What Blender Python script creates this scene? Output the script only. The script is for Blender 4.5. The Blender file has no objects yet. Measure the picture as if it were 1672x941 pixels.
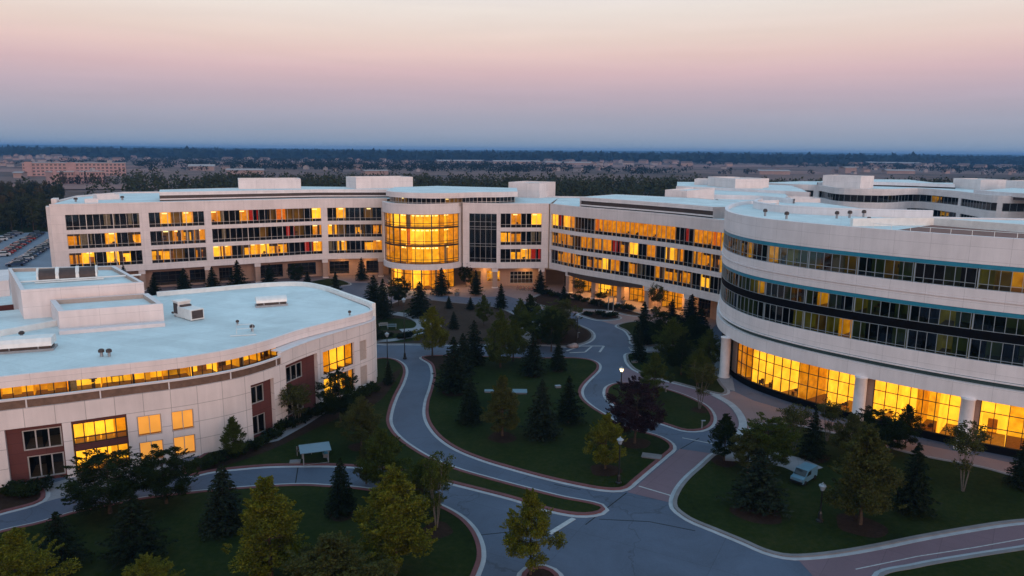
import bpy, math, random
from mathutils import Vector, Matrix
from mathutils.geometry import tessellate_polygon
R = random.Random(11)
sc = bpy.context.scene
col = sc.collection

# ------------------------------------------------------------------ survey camera (drone, 31 m above ground)
H, FOC, PITCH, ROLL = 31.0, 1200.0, math.atan(224 / 1200.0), 0.0090
cp, sp, cr, sr = math.cos(PITCH), math.sin(PITCH), math.cos(ROLL), math.sin(ROLL)
AX = (Vector((cr, sr * sp, sr * cp)), Vector((-sr, cr * sp, cr * cp)), Vector((0, cp, -sp)))

def G(px, py, z=0.0):
    """survey point: where the sight line through photo pixel (px, py) meets the level z"""
    d = AX[0] * ((px - 836) / FOC) + AX[1] * ((470.5 - py) / FOC) + AX[2]
    t = (z - H) / d.z
    return (d.x * t, d.y * t)

def PX(x, y, z=0.0):
    v = Vector((x, y, z - H))
    k = v.dot(AX[2])
    return (836 + FOC * v.dot(AX[0]) / k, 470.5 - FOC * v.dot(AX[1]) / k)

def horizon(px):
    return 247 + (px - 836) * 0.009

# ------------------------------------------------------------------ materials
def new_mat(name):
    m = bpy.data.materials.new(name)
    m.use_nodes = True
    nt = m.node_tree
    b = nt.nodes['Principled BSDF']
    return m, nt, b

def N(nt, t, **kw):
    n = nt.nodes.new(t)
    for k, v in kw.items():
        if k in n.inputs:
            n.inputs[k].default_value = v
        else:
            setattr(n, k, v)
    return n

def rgb(c):
    return (c[0], c[1], c[2], 1)

def ramp(nt, stops):
    r = nt.nodes.new('ShaderNodeValToRGB')
    e = r.color_ramp.elements
    while len(e) < len(stops):
        e.new(0.5)
    for i, (p, c) in enumerate(stops):
        e[i].position = p
        e[i].color = rgb(c)
    return r

def plain(name, c, rough=0.6, metal=0.0, var=0.0, scale=3.0, bump=0.0, c2=None, detail=5, spec=None):
    m, nt, b = new_mat(name)
    b.inputs['Roughness'].default_value = rough
    if spec is not None:
        b.inputs['Specular IOR Level'].default_value = spec
    elif rough > .8:
        b.inputs['Specular IOR Level'].default_value = .15
    b.inputs['Metallic'].default_value = metal
    if var or c2:
        tc = N(nt, 'ShaderNodeTexCoord')
        no = N(nt, 'ShaderNodeTexNoise', Scale=scale, Detail=detail, Roughness=0.62)
        nt.links.new(tc.outputs['Object'], no.inputs['Vector'])
        lo = c2 if c2 else tuple(x * (1 - var) for x in c)
        hi = c if c2 else tuple(min(1, x * (1 + var)) for x in c)
        r = ramp(nt, [(0.3, lo), (0.7, hi)])
        nt.links.new(no.outputs['Fac'], r.inputs['Fac'])
        nt.links.new(r.outputs['Color'], b.inputs['Base Color'])
        if bump:
            bp = N(nt, 'ShaderNodeBump', Strength=bump, Distance=0.05)
            nt.links.new(no.outputs['Fac'], bp.inputs['Height'])
            nt.links.new(bp.outputs['Normal'], b.inputs['Normal'])
    else:
        b.inputs['Base Color'].default_value = rgb(c)
    return m

def emit(name, c, s, var=0.0, scale=0.6):
    m, nt, b = new_mat(name)
    b.inputs['Base Color'].default_value = rgb(tuple(min(0.6, x * 0.6) for x in c))
    b.inputs['Roughness'].default_value = 0.8
    b.inputs['Emission Color'].default_value = rgb(c)
    b.inputs['Emission Strength'].default_value = s
    if var:
        tc = N(nt, 'ShaderNodeTexCoord')
        no = N(nt, 'ShaderNodeTexNoise', Scale=scale, Detail=3)
        nt.links.new(tc.outputs['Object'], no.inputs['Vector'])
        mr = N(nt, 'ShaderNodeMapRange')
        mr.inputs['From Min'].default_value = 0.3
        mr.inputs['From Max'].default_value = 0.7
        mr.inputs['To Min'].default_value = s * (1 - var)
        mr.inputs['To Max'].default_value = s * (1 + var)
        nt.links.new(no.outputs['Fac'], mr.inputs['Value'])
        nt.links.new(mr.outputs['Result'], b.inputs['Emission Strength'])
    return m

def panel_mat(name, c, bw=3.0, bh=1.35, joint=0.012, jc=0.55, var=0.13):
    """precast cladding: thin joints on the unwrapped wall, blotches and rain streaks"""
    m, nt, b = new_mat(name)
    uv = N(nt, 'ShaderNodeTexCoord')
    br = N(nt, 'ShaderNodeTexBrick', Scale=1.0, offset=0.0, squash=1.0)
    br.inputs['Brick Width'].default_value = bw
    br.inputs['Row Height'].default_value = bh
    br.inputs['Mortar Size'].default_value = joint
    br.inputs['Mortar Smooth'].default_value = 0.2
    br.inputs['Color1'].default_value = rgb(c)
    br.inputs['Color2'].default_value = rgb(tuple(x * 0.95 for x in c))
    br.inputs['Mortar'].default_value = rgb(tuple(x * jc for x in c))
    nt.links.new(uv.outputs['UV'], br.inputs['Vector'])
    mp = N(nt, 'ShaderNodeMapping')
    mp.inputs['Scale'].default_value = (1.3, 0.12, 1)
    nt.links.new(uv.outputs['UV'], mp.inputs['Vector'])
    no = N(nt, 'ShaderNodeTexNoise', Scale=1.0, Detail=6, Roughness=0.65)
    nt.links.new(mp.outputs['Vector'], no.inputs['Vector'])
    no2 = N(nt, 'ShaderNodeTexNoise', Scale=0.35, Detail=4)
    nt.links.new(uv.outputs['UV'], no2.inputs['Vector'])
    ad = N(nt, 'ShaderNodeMath', operation='ADD')
    nt.links.new(no.outputs['Fac'], ad.inputs[0])
    nt.links.new(no2.outputs['Fac'], ad.inputs[1])
    mr = N(nt, 'ShaderNodeMapRange')
    mr.inputs['From Min'].default_value = 0.6
    mr.inputs['From Max'].default_value = 1.4
    mr.inputs['To Min'].default_value = 1 - var
    mr.inputs['To Max'].default_value = 1 + var
    nt.links.new(ad.outputs[0], mr.inputs['Value'])
    mx = N(nt, 'ShaderNodeMix', data_type='RGBA', blend_type='MULTIPLY')
    mx.inputs['Factor'].default_value = 1.0
    nt.links.new(br.outputs['Color'], mx.inputs['A'])
    nt.links.new(mr.outputs['Result'], mx.inputs['B'])
    nt.links.new(mx.outputs['Result'], b.inputs['Base Color'])
    b.inputs['Roughness'].default_value = 0.75
    return m

def glass_mat(name, tint, ior=1.45, boost=0.0):
    m = bpy.data.materials.new(name)
    m.use_nodes = True
    nt = m.node_tree
    nt.nodes.clear()
    out = N(nt, 'ShaderNodeOutputMaterial')
    tr = N(nt, 'ShaderNodeBsdfTransparent')
    tr.inputs['Color'].default_value = rgb(tint)
    gl = N(nt, 'ShaderNodeBsdfGlossy', Roughness=0.03)
    gl.inputs['Color'].default_value = (0.9, 0.95, 1, 1)
    fr = N(nt, 'ShaderNodeFresnel', IOR=ior)
    mx = N(nt, 'ShaderNodeMixShader')
    if boost:
        ad = N(nt, 'ShaderNodeMath', operation='ADD')
        ad.inputs[1].default_value = boost
        nt.links.new(fr.outputs[0], ad.inputs[0])
        nt.links.new(ad.outputs[0], mx.inputs[0])
    else:
        nt.links.new(fr.outputs[0], mx.inputs[0])
    nt.links.new(tr.outputs[0], mx.inputs[1])
    nt.links.new(gl.outputs[0], mx.inputs[2])
    nt.links.new(mx.outputs[0], out.inputs['Surface'])
    return m

def leaf_mat(name, c1, c2, c3, rough=0.7, trans=0.25):
    m, nt, b = new_mat(name)
    g = N(nt, 'ShaderNodeNewGeometry')
    tc = N(nt, 'ShaderNodeTexCoord')
    no = N(nt, 'ShaderNodeTexNoise', Scale=0.9, Detail=2)
    nt.links.new(tc.outputs['Object'], no.inputs['Vector'])
    ad = N(nt, 'ShaderNodeMath', operation='MULTIPLY_ADD')
    ad.inputs[1].default_value = 0.55
    nt.links.new(g.outputs['Random Per Island'], ad.inputs[0])
    mr = N(nt, 'ShaderNodeMapRange')
    mr.inputs['From Min'].default_value = 0.3
    mr.inputs['From Max'].default_value = 0.7
    mr.inputs['To Max'].default_value = 0.45
    nt.links.new(no.outputs['Fac'], mr.inputs['Value'])
    nt.links.new(mr.outputs['Result'], ad.inputs[2])
    r = ramp(nt, [(0.05, c1), (0.5, c2), (0.95, c3)])
    nt.links.new(ad.outputs[0], r.inputs['Fac'])
    nt.links.new(r.outputs['Color'], b.inputs['Base Color'])
    b.inputs['Roughness'].default_value = rough
    b.inputs['Specular IOR Level'].default_value = 0.06
    if trans:
        out = nt.nodes['Material Output']
        t = N(nt, 'ShaderNodeBsdfTranslucent')
        nt.links.new(r.outputs['Color'], t.inputs['Color'])
        mx = N(nt, 'ShaderNodeMixShader')
        mx.inputs[0].default_value = trans
        nt.links.new(b.outputs[0], mx.inputs[1])
        nt.links.new(t.outputs[0], mx.inputs[2])
        nt.links.new(mx.outputs[0], out.inputs['Surface'])
    return m

def ground_mat(name, stops, s1=0.05, s2=1.2, rough=0.95, w=0.5, bump=0.3):
    """two scales of noise in world metres mixed through a colour ramp"""
    m, nt, b = new_mat(name)
    g = N(nt, 'ShaderNodeNewGeometry')
    a = N(nt, 'ShaderNodeTexNoise', Scale=s1, Detail=6, Roughness=0.6)
    c = N(nt, 'ShaderNodeTexNoise', Scale=s2, Detail=5, Roughness=0.7)
    nt.links.new(g.outputs['Position'], a.inputs['Vector'])
    nt.links.new(g.outputs['Position'], c.inputs['Vector'])
    mx = N(nt, 'ShaderNodeMix', data_type='FLOAT')
    mx.inputs['Factor'].default_value = w
    nt.links.new(a.outputs['Fac'], mx.inputs['A'])
    nt.links.new(c.outputs['Fac'], mx.inputs['B'])
    r = ramp(nt, stops)
    nt.links.new(mx.outputs['Result'], r.inputs['Fac'])
    nt.links.new(r.outputs['Color'], b.inputs['Base Color'])
    b.inputs['Roughness'].default_value = rough
    b.inputs['Specular IOR Level'].default_value = 0.06
    if bump:
        bp = N(nt, 'ShaderNodeBump', Strength=bump, Distance=0.06)
        nt.links.new(c.outputs['Fac'], bp.inputs['Height'])
        nt.links.new(bp.outputs['Normal'], b.inputs['Normal'])
    return m

def paving_mat(name, c, bw, bh, jc=0.6, var=0.14, rot=0.6, rough=0.8, joint=0.03, cracks=False):
    """concrete paving in world metres: joints, stains, fine grain"""
    m, nt, b = new_mat(name)
    g = N(nt, 'ShaderNodeNewGeometry')
    mp = N(nt, 'ShaderNodeMapping')
    mp.inputs['Rotation'].default_value = (0, 0, rot)
    nt.links.new(g.outputs['Position'], mp.inputs['Vector'])
    br = N(nt, 'ShaderNodeTexBrick', Scale=1.0, offset=0.0)
    br.inputs['Brick Width'].default_value = bw
    br.inputs['Row Height'].default_value = bh
    br.inputs['Mortar Size'].default_value = joint
    br.inputs['Mortar Smooth'].default_value = 0.3
    br.inputs['Color1'].default_value = rgb(c)
    br.inputs['Color2'].default_value = rgb(tuple(x * 0.93 for x in c))
    br.inputs['Mortar'].default_value = rgb(tuple(x * jc for x in c))
    nt.links.new(mp.outputs['Vector'], br.inputs['Vector'])
    n1 = N(nt, 'ShaderNodeTexNoise', Scale=0.16, Detail=7, Roughness=0.65, Distortion=0.8)
    n2 = N(nt, 'ShaderNodeTexNoise', Scale=6.0, Detail=4, Roughness=0.7)
    nt.links.new(g.outputs['Position'], n1.inputs['Vector'])
    nt.links.new(g.outputs['Position'], n2.inputs['Vector'])
    mxf = N(nt, 'ShaderNodeMix', data_type='FLOAT')
    mxf.inputs['Factor'].default_value = 0.3
    nt.links.new(n1.outputs['Fac'], mxf.inputs['A'])
    nt.links.new(n2.outputs['Fac'], mxf.inputs['B'])
    mr = N(nt, 'ShaderNodeMapRange')
    mr.inputs['From Min'].default_value = 0.32
    mr.inputs['From Max'].default_value = 0.68
    mr.inputs['To Min'].default_value = 1 - var
    mr.inputs['To Max'].default_value = 1 + var
    nt.links.new(mxf.outputs['Result'], mr.inputs['Value'])
    mx = N(nt, 'ShaderNodeMix', data_type='RGBA', blend_type='MULTIPLY')
    mx.inputs['Factor'].default_value = 1.0
    nt.links.new(br.outputs['Color'], mx.inputs['A'])
    nt.links.new(mr.outputs['Result'], mx.inputs['B'])
    last = mx.outputs['Result']
    if cracks:
        wv = N(nt, 'ShaderNodeTexNoise', Scale=0.5, Detail=4)
        nt.links.new(g.outputs['Position'], wv.inputs['Vector'])
        av = N(nt, 'ShaderNodeVectorMath', operation='MULTIPLY_ADD')
        av.inputs[1].default_value = (3, 3, 0)
        nt.links.new(wv.outputs['Color'], av.inputs[0])
        nt.links.new(g.outputs['Position'], av.inputs[2])
        vo = N(nt, 'ShaderNodeTexVoronoi', feature='DISTANCE_TO_EDGE', Scale=0.075)
        nt.links.new(av.outputs[0], vo.inputs['Vector'])
        mc = N(nt, 'ShaderNodeMapRange')
        mc.inputs['From Max'].default_value = 0.006
        mc.inputs['To Min'].default_value = 0.62
        nt.links.new(vo.outputs['Distance'], mc.inputs['Value'])
        m2 = N(nt, 'ShaderNodeMix', data_type='RGBA', blend_type='MULTIPLY')
        m2.inputs['Factor'].default_value = 1.0
        nt.links.new(last, m2.inputs['A'])
        nt.links.new(mc.outputs['Result'], m2.inputs['B'])
        last = m2.outputs['Result']
    nt.links.new(last, b.inputs['Base Color'])
    b.inputs['Roughness'].default_value = rough
    return m

M = {}
M['roof'] = paving_mat('roof_membrane', (0.59, 0.685, 0.695), 14.0, 1.9, 0.87, 0.19, 0.42, 0.7, 0.05)
M['precast'] = panel_mat('pale_precast', (0.75, 0.655, 0.635), 4.2, 1.9)
M['precast_grid'] = panel_mat('pale_precast_grid', (0.71, 0.62, 0.60), 2.45, 1.86, 0.028, 0.48)
M['precast_cool'] = panel_mat('grey_white_precast', (0.73, 0.69, 0.70), 3.6, 1.45, 0.014, 0.62)
M['cap'] = plain('pale_coping', (0.66, 0.61, 0.61), 0.6, var=0.08, scale=1.5)
M['metal_white'] = plain('white_metal', (0.72, 0.72, 0.70), 0.45, 0.1, var=0.1, scale=1.2)
M['metal_grey'] = plain('grey_metal', (0.30, 0.31, 0.33), 0.4, 0.5, var=0.15, scale=2)
M['terrace'] = plain('red_roof_pavers', (0.22, 0.12, 0.10), 0.9, var=0.2, scale=0.8)
M['red_panel'] = panel_mat('dark_red_cladding', (0.105, 0.026, 0.022), 1.5, 1.0, 0.02, 0.55, 0.15)
M['louver'] = plain('brown_louver', (0.055, 0.035, 0.03), 0.6, var=0.3, scale=2)
M['black_panel'] = plain('black_spandrel', (0.004, 0.004, 0.005), 0.75, spec=.05)
M['teal'] = plain('teal_fascia', (0.008, 0.20, 0.31), 0.4, var=0.15, scale=2)
M['teal_dark'] = plain('dark_teal_reveal', (0.02, 0.055, 0.06), 0.6)
M['frame'] = plain('aluminium_frame', (0.46, 0.44, 0.43), 0.4, 0.4)
M['frame_cool'] = plain('blue_grey_frame', (0.30, 0.37, 0.41), 0.4, 0.4)
M['frame_dark'] = plain('bronze_frame', (0.035, 0.028, 0.022), 0.45, 0.3)
M['bronze_rail'] = plain('bronze_rail', (0.15, 0.09, 0.065), 0.5, 0.2, var=0.25, scale=2)
M['glass'] = glass_mat('window_glass', (0.86, 0.87, 0.85), 1.45)
M['glass_green'] = glass_mat('green_window_glass', (0.42, 0.56, 0.52), 1.5, 0.02)
M['glass_clear'] = glass_mat('clear_window_glass', (0.93, 0.92, 0.88), 1.4)
M['arcade'] = panel_mat('arcade_stone', (0.40, 0.25, 0.19), 2.0, 1.2, 0.015, 0.6)
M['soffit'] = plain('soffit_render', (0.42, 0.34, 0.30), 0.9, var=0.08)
# interiors: room light is put into the surfaces as emission
M['lit'] = emit('glowing_room_wall', (1.0, 0.49, 0.014), 0.80, 0.42, 1.1)  # walls emit; their glow stands in for lamplight in the room
M['lit_deep'] = emit('glowing_amber_room_wall', (1.0, 0.43, 0.008), 0.40, 0.6, 1.1)
M['lit_pale'] = emit('glowing_bright_room_wall', (1.0, 0.545, 0.032), 1.06, 0.32, 0.6)
M['dim'] = emit('faint_glow_room_wall', (0.55, 0.28, 0.03), 0.07, 0.8, 0.9)  # weak wall emission, here and in the next two, stands in for low room light
M['olive'] = emit('olive_glow_room_wall', (0.25, 0.29, 0.09), 0.034, 0.9, 0.45)
M['yellow_dim'] = emit('yellow_glow_room_wall', (0.55, 0.40, 0.035), 0.095, 0.8, 0.6)
M['dark'] = plain('unlit_room', (0.02, 0.02, 0.022), 0.9, var=0.4, scale=0.8)
M['room_floor'] = plain('carpet', (0.26, 0.19, 0.12), 0.95, var=0.2)
M['glowing_ceiling'] = emit('glowing_ceiling', (1.0, 0.52, 0.03), 0.35)  # whole ceiling emits in place of light thrown up by lamps
M['lamp_strip'] = emit('ceiling_lamp', (1.0, 0.76, 0.28), 2.0)
M['curtain_red'] = emit('glowing_red_curtain', (0.75, 0.03, 0.01), 0.22, 0.6, 2.5)  # cloth emits, standing in for light coming through from behind
M['curtain_orange'] = emit('glowing_orange_curtain', (0.95, 0.20, 0.01), 0.45, 0.4, 2.5)  # backlight put into this cloth as emission too
M['curtain_beige'] = plain('beige_curtain', (0.30, 0.25, 0.17), 0.9, var=0.25, scale=3)
M['blind_lit'] = emit('glowing_roller_blind', (1.0, 0.46, 0.08), 0.62, 0.12, 0.8)  # blind emits in place of the lit room behind it
M['furniture'] = plain('dark_furniture', (0.05, 0.03, 0.02), 0.6, var=0.3)
M['wood'] = plain('brown_furniture', (0.25, 0.11, 0.03), 0.6, var=0.3)
# outdoors
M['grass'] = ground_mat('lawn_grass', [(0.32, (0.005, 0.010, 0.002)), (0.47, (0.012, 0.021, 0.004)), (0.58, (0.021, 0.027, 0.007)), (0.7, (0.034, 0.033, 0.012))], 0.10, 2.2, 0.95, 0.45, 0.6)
M['field'] = ground_mat('plain_fields', [(0.30, (0.020, 0.028, 0.018)), (0.45, (0.10, 0.066, 0.056)), (0.56, (0.20, 0.125, 0.108)), (0.7, (0.04, 0.042, 0.03))], 0.0035, 0.02, 0.95, 0.35, 0)
M['mulch'] = ground_mat('bark_mulch', [(0.3, (0.012, 0.007, 0.005)), (0.7, (0.042, 0.025, 0.018))], 0.4, 4.0, 0.95, 0.6, 0.8)
M['dry'] = ground_mat('dry_ground', [(0.3, (0.018, 0.015, 0.010)), (0.5, (0.042, 0.029, 0.023)), (0.7, (0.068, 0.046, 0.038))], 0.12, 2.5, 0.95, 0.5, 0.6)
M['road'] = paving_mat('grey_road', (0.056, 0.078, 0.124), 11.0, 6.5, 0.72, 0.26, 0.5, cracks=True)
M['pink'] = paving_mat('pink_concrete', (0.138, 0.088, 0.112), 3.4, 3.4, 0.75, 0.14, 0.62)
M['plaza'] = paving_mat('plaza_concrete', (0.195, 0.135, 0.140), 2.4, 2.4, 0.8, 0.12, 0.2)
M['gutter'] = plain('pale_gutter_concrete', (0.30, 0.32, 0.35), 0.85, var=0.14, scale=0.9)
M['kerb_red'] = plain('faded_red_kerb', (0.14, 0.058, 0.062), 0.85, var=0.2, scale=0.8)
M['kerb'] = plain('grey_kerb', (0.16, 0.155, 0.165), 0.85, var=0.15, scale=0.9)
M['lot'] = paving_mat('car_park_concrete', (0.135, 0.165, 0.215), 9.0, 5.4, 0.85, 0.15, 0.6)
M['walk'] = paving_mat('pale_walk', (0.20, 0.215, 0.245), 1.8, 1.8, 0.75, 0.1, 0.3)
M['paint'] = plain('worn_road_paint', (0.32, 0.34, 0.36), 0.8, var=0.2, scale=3)
M['bark'] = plain('bark', (0.055, 0.040, 0.030), 0.95, var=0.35, scale=5)
M['bark_pale'] = plain('pale_bark', (0.12, 0.105, 0.095), 0.95, var=0.35, scale=5)
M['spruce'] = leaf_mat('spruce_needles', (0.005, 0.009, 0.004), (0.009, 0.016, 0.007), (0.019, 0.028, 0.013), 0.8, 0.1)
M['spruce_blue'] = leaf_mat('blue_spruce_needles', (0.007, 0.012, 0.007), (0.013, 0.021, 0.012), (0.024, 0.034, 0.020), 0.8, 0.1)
M['leaf_yellow'] = leaf_mat('yellow_green_leaves', (0.034, 0.042, 0.005), (0.092, 0.098, 0.010), (0.19, 0.185, 0.02))
M['leaf_green'] = leaf_mat('mid_green_leaves', (0.022, 0.034, 0.006), (0.048, 0.064, 0.011), (0.085, 0.100, 0.018))
M['leaf_dark'] = leaf_mat('dark_green_leaves', (0.007, 0.013, 0.004), (0.014, 0.024, 0.006), (0.027, 0.040, 0.010))
M['leaf_plum'] = leaf_mat('plum_leaves', (0.010, 0.005, 0.007), (0.020, 0.010, 0.014), (0.036, 0.018, 0.024), 0.7, 0.1)
M['leaf_olive'] = leaf_mat('olive_leaves', (0.028, 0.032, 0.009), (0.056, 0.060, 0.016), (0.095, 0.095, 0.027))
M['forest_a'] = leaf_mat('wood_green', (0.022, 0.028, 0.012), (0.038, 0.044, 0.018), (0.056, 0.058, 0.026), 0.9, 0)
M['forest_b'] = leaf_mat('wood_brown', (0.036, 0.028, 0.012), (0.060, 0.046, 0.020), (0.084, 0.064, 0.028), 0.9, 0)
M['forest_c'] = leaf_mat('wood_dark', (0.007, 0.011, 0.008), (0.013, 0.019, 0.012), (0.022, 0.030, 0.017), 0.9, 0)
M['black'] = plain('black_painted_iron', (0.012, 0.013, 0.014), 0.4, 0.3)
M['lamp_glow'] = emit('lamp_glow', (1.0, 0.80, 0.45), 3.0)
M['lamp_glass'] = plain('frosted_lamp_glass', (0.20, 0.25, 0.30), 0.25)
M['tyre'] = plain('rubber', (0.012, 0.012, 0.012), 0.85)
M['car_glass'] = plain('car_window', (0.015, 0.018, 0.022), 0.08)
M['shelter'] = plain('pale_blue_sheet', (0.105, 0.18, 0.235), 0.5, var=0.1)
M['stone'] = plain('pink_boulder', (0.30, 0.23, 0.22), 0.9, var=0.3, scale=2, bump=0.4)
M['brick_far'] = plain('pink_brick', (0.42, 0.265, 0.25), 0.9, var=0.15, scale=0.15)
M['house_wall'] = plain('house_wall', (0.34, 0.25, 0.23), 0.9, var=0.2, scale=0.02)
M['house_roof'] = plain('house_roof', (0.16, 0.11, 0.10), 0.9, var=0.3, scale=0.02)
M['white_roof'] = plain('white_roof', (0.32, 0.28, 0.28), 0.8, var=0.1, scale=0.05)
M['win_far'] = plain('far_window', (0.03, 0.03, 0.04), 0.15)

# ------------------------------------------------------------------ mesh builder
class MB:
    def __init__(self):
        self.v, self.f, self.m, self.uv = [], [], [], []
    def quad(self, a, b, c, d, m=0, uv=None):
        i = len(self.v)
        self.v += [a, b, c, d]
        self.f.append((i, i + 1, i + 2, i + 3))
        self.m.append(m)
        self.uv.append(uv or self._uv((a, b, c, d)))
    def _uv(self, p):
        n = (Vector(p[1]) - Vector(p[0])).cross(Vector(p[2]) - Vector(p[0]))
        ax = max(range(3), key=lambda k: abs(n[k]))
        if ax == 2:
            return [(q[0], q[1]) for q in p]
        if ax == 1:
            return [(q[0], q[2]) for q in p]
        return [(q[1], q[2]) for q in p]
    def poly(self, pts, z, m=0, flip=False):
        ps = [Vector((p[0], p[1], z)) for p in pts]
        i = len(self.v)
        self.v += [tuple(p) for p in ps]
        for t in tessellate_polygon([ps]):
            a, b, c = t
            n = (ps[b] - ps[a]).cross(ps[c] - ps[a]).z
            if (n < 0) != flip:
                a, c = c, a
            self.f.append((i + a, i + b, i + c))
            self.m.append(m)
            self.uv.append([(ps[k].x, ps[k].y) for k in (a, b, c)])
    def prism(self, pts, z0, z1, m=0, mtop=None, bottom=False):
        k = len(pts)
        area = sum(pts[i][0] * pts[(i + 1) % k][1] - pts[(i + 1) % k][0] * pts[i][1] for i in range(k))
        if area < 0:
            pts = pts[::-1]
        L = 0
        for i in range(k):
            a, b = pts[i], pts[(i + 1) % k]
            d = math.hypot(a[0] - b[0], a[1] - b[1])
            self.quad((a[0], a[1], z0), (b[0], b[1], z0), (b[0], b[1], z1), (a[0], a[1], z1), m,
                      [(L, z0), (L + d, z0), (L + d, z1), (L, z1)])
            L += d
        self.poly(pts, z1, m if mtop is None else mtop)
        if bottom:
            self.poly(pts, z0, m, True)
    def box(self, c, s, rot=0.0, m=0):
        ca, sa = math.cos(rot), math.sin(rot)
        hx, hy = s[0] / 2, s[1] / 2
        pts = [(c[0] + x * ca - y * sa, c[1] + x * sa + y * ca) for x, y in ((-hx, -hy), (hx, -hy), (hx, hy), (-hx, hy))]
        self.prism(pts, c[2] - s[2] / 2, c[2] + s[2] / 2, m, bottom=True)
    def hexa(self, p, m=0):
        for q in ((0, 1, 2, 3), (7, 6, 5, 4), (0, 4, 5, 1), (1, 5, 6, 2), (2, 6, 7, 3), (3, 7, 4, 0)):
            self.quad(*[p[k] for k in q], m)
    def tube(self, pts, rad, n=7, m=0, cap=True):
        rings = []
        for i, p in enumerate(pts):
            p = Vector(p)
            a = Vector(pts[max(0, i - 1)])
            b = Vector(pts[min(len(pts) - 1, i + 1)])
            t = (b - a)
            if t.length < 1e-6:
                t = Vector((0, 0, 1))
            t.normalize()
            up = Vector((1, 0, 0)) if abs(t.z) > 0.9 else Vector((0, 0, 1))
            x = t.cross(up).normalized()
            y = t.cross(x)
            r = rad[i] if isinstance(rad, (list, tuple)) else rad
            base = len(self.v)
            for k in range(n):
                w = 2 * math.pi * k / n
                self.v.append(tuple(p + x * math.cos(w) * r + y * math.sin(w) * r))
            rings.append(base)
        for i in range(len(rings) - 1):
            for k in range(n):
                q = (rings[i] + k, rings[i] + (k + 1) % n, rings[i + 1] + (k + 1) % n, rings[i + 1] + k)
                self.f.append(q)
                self.m.append(m)
                self.uv.append([(k / n, i), ((k + 1) / n, i), ((k + 1) / n, i + 1), (k / n, i + 1)])
        if cap:
            for base, rev in ((rings[0], False), (rings[-1], True)):
                q = tuple(base + k for k in range(n))
                self.f.append(q[::-1] if rev else q)
                self.m.append(m)
                self.uv.append([(0, 0)] * n)
    def lathe(self, c, prof, n=16, m=0):
        b = len(self.v)
        for r, z in prof:
            for k in range(n):
                w = 2 * math.pi * k / n
                self.v.append((c[0] + r * math.cos(w), c[1] + r * math.sin(w), c[2] + z))
        for i in range(len(prof) - 1):
            for k in range(n):
                self.f.append((b + i * n + k, b + i * n + (k + 1) % n, b + (i + 1) * n + (k + 1) % n, b + (i + 1) * n + k))
                self.m.append(m)
                self.uv.append([(k / n * 4, prof[i][1]), ((k + 1) / n * 4, prof[i][1]), ((k + 1) / n * 4, prof[i + 1][1]), (k / n * 4, prof[i + 1][1])])
        for i, rev in ((0, True), (len(prof) - 1, False)):
            q = tuple(b + i * n + k for k in range(n))
            self.f.append(q[::-1] if rev else q)
            self.m.append(m)
            self.uv.append([(0, 0)] * n)
    def mesh(self, name, mats, shift=(0, 0, 0), smooth=False):
        me = bpy.data.meshes.new(name)
        vs = self.v
        if shift != (0, 0, 0):
            vs = [(p[0] - shift[0], p[1] - shift[1], p[2] - shift[2]) for p in vs]
        me.from_pydata(vs, [], self.f)
        for mm in mats:
            me.materials.append(mm)
        me.polygons.foreach_set('material_index', self.m)
        uvl = me.uv_layers.new(name='UVMap')
        flat = [c for f in self.uv for p in f for c in p]
        uvl.data.foreach_set('uv', flat)
        if smooth:
            me.polygons.foreach_set('use_smooth', [True] * len(self.f))
        me.update()
        return me

def wloc(o):
    p = [0, 0, 0]
    while o is not None:
        for k in range(3):
            p[k] += o.location[k]
        o = o.parent
    return tuple(p)

def obj(name, mb, mats, parent=None, smooth=False, shift=None):
    """link a builder as ONE mesh object; world coordinates unless a shift is given"""
    if not isinstance(mats, (list, tuple)):
        mats = [mats]
    sh = shift if shift is not None else (wloc(parent) if parent else (0, 0, 0))
    me = mb if isinstance(mb, bpy.types.Mesh) else mb.mesh(name, mats, sh, smooth)
    o = bpy.data.objects.new(name, me)
    col.objects.link(o)
    if parent:
        o.parent = parent
    return o

def tag(o, label, cat, group=None):
    o['label'] = label
    o['category'] = cat
    if group:
        o['group'] = group
    return o

def thing(name, loc, label, cat, group=None, rz=0.0):
    o = bpy.data.objects.new(name, None)
    o.empty_display_size = 0.3
    col.objects.link(o)
    o.location = loc
    o.rotation_euler = (0, 0, rz)
    return tag(o, label, cat, group)

def struct(name, mb, mats, kind='structure', smooth=False):
    o = obj(name, mb, mats, smooth=smooth)
    o['kind'] = kind
    return o

def dup(root, loc, rz=0.0, scale=(1, 1, 1), label=None, group=None):
    r = root.copy()
    col.objects.link(r)
    r.location, r.rotation_euler, r.scale = loc, (0, 0, rz), scale
    if label:
        r['label'] = label
    if group:
        r['group'] = group
    for ch in root.children:
        c = ch.copy()
        col.objects.link(c)
        c.parent = r
        for g in ch.children:
            d = g.copy()
            col.objects.link(d)
            d.parent = c
    return r

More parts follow.
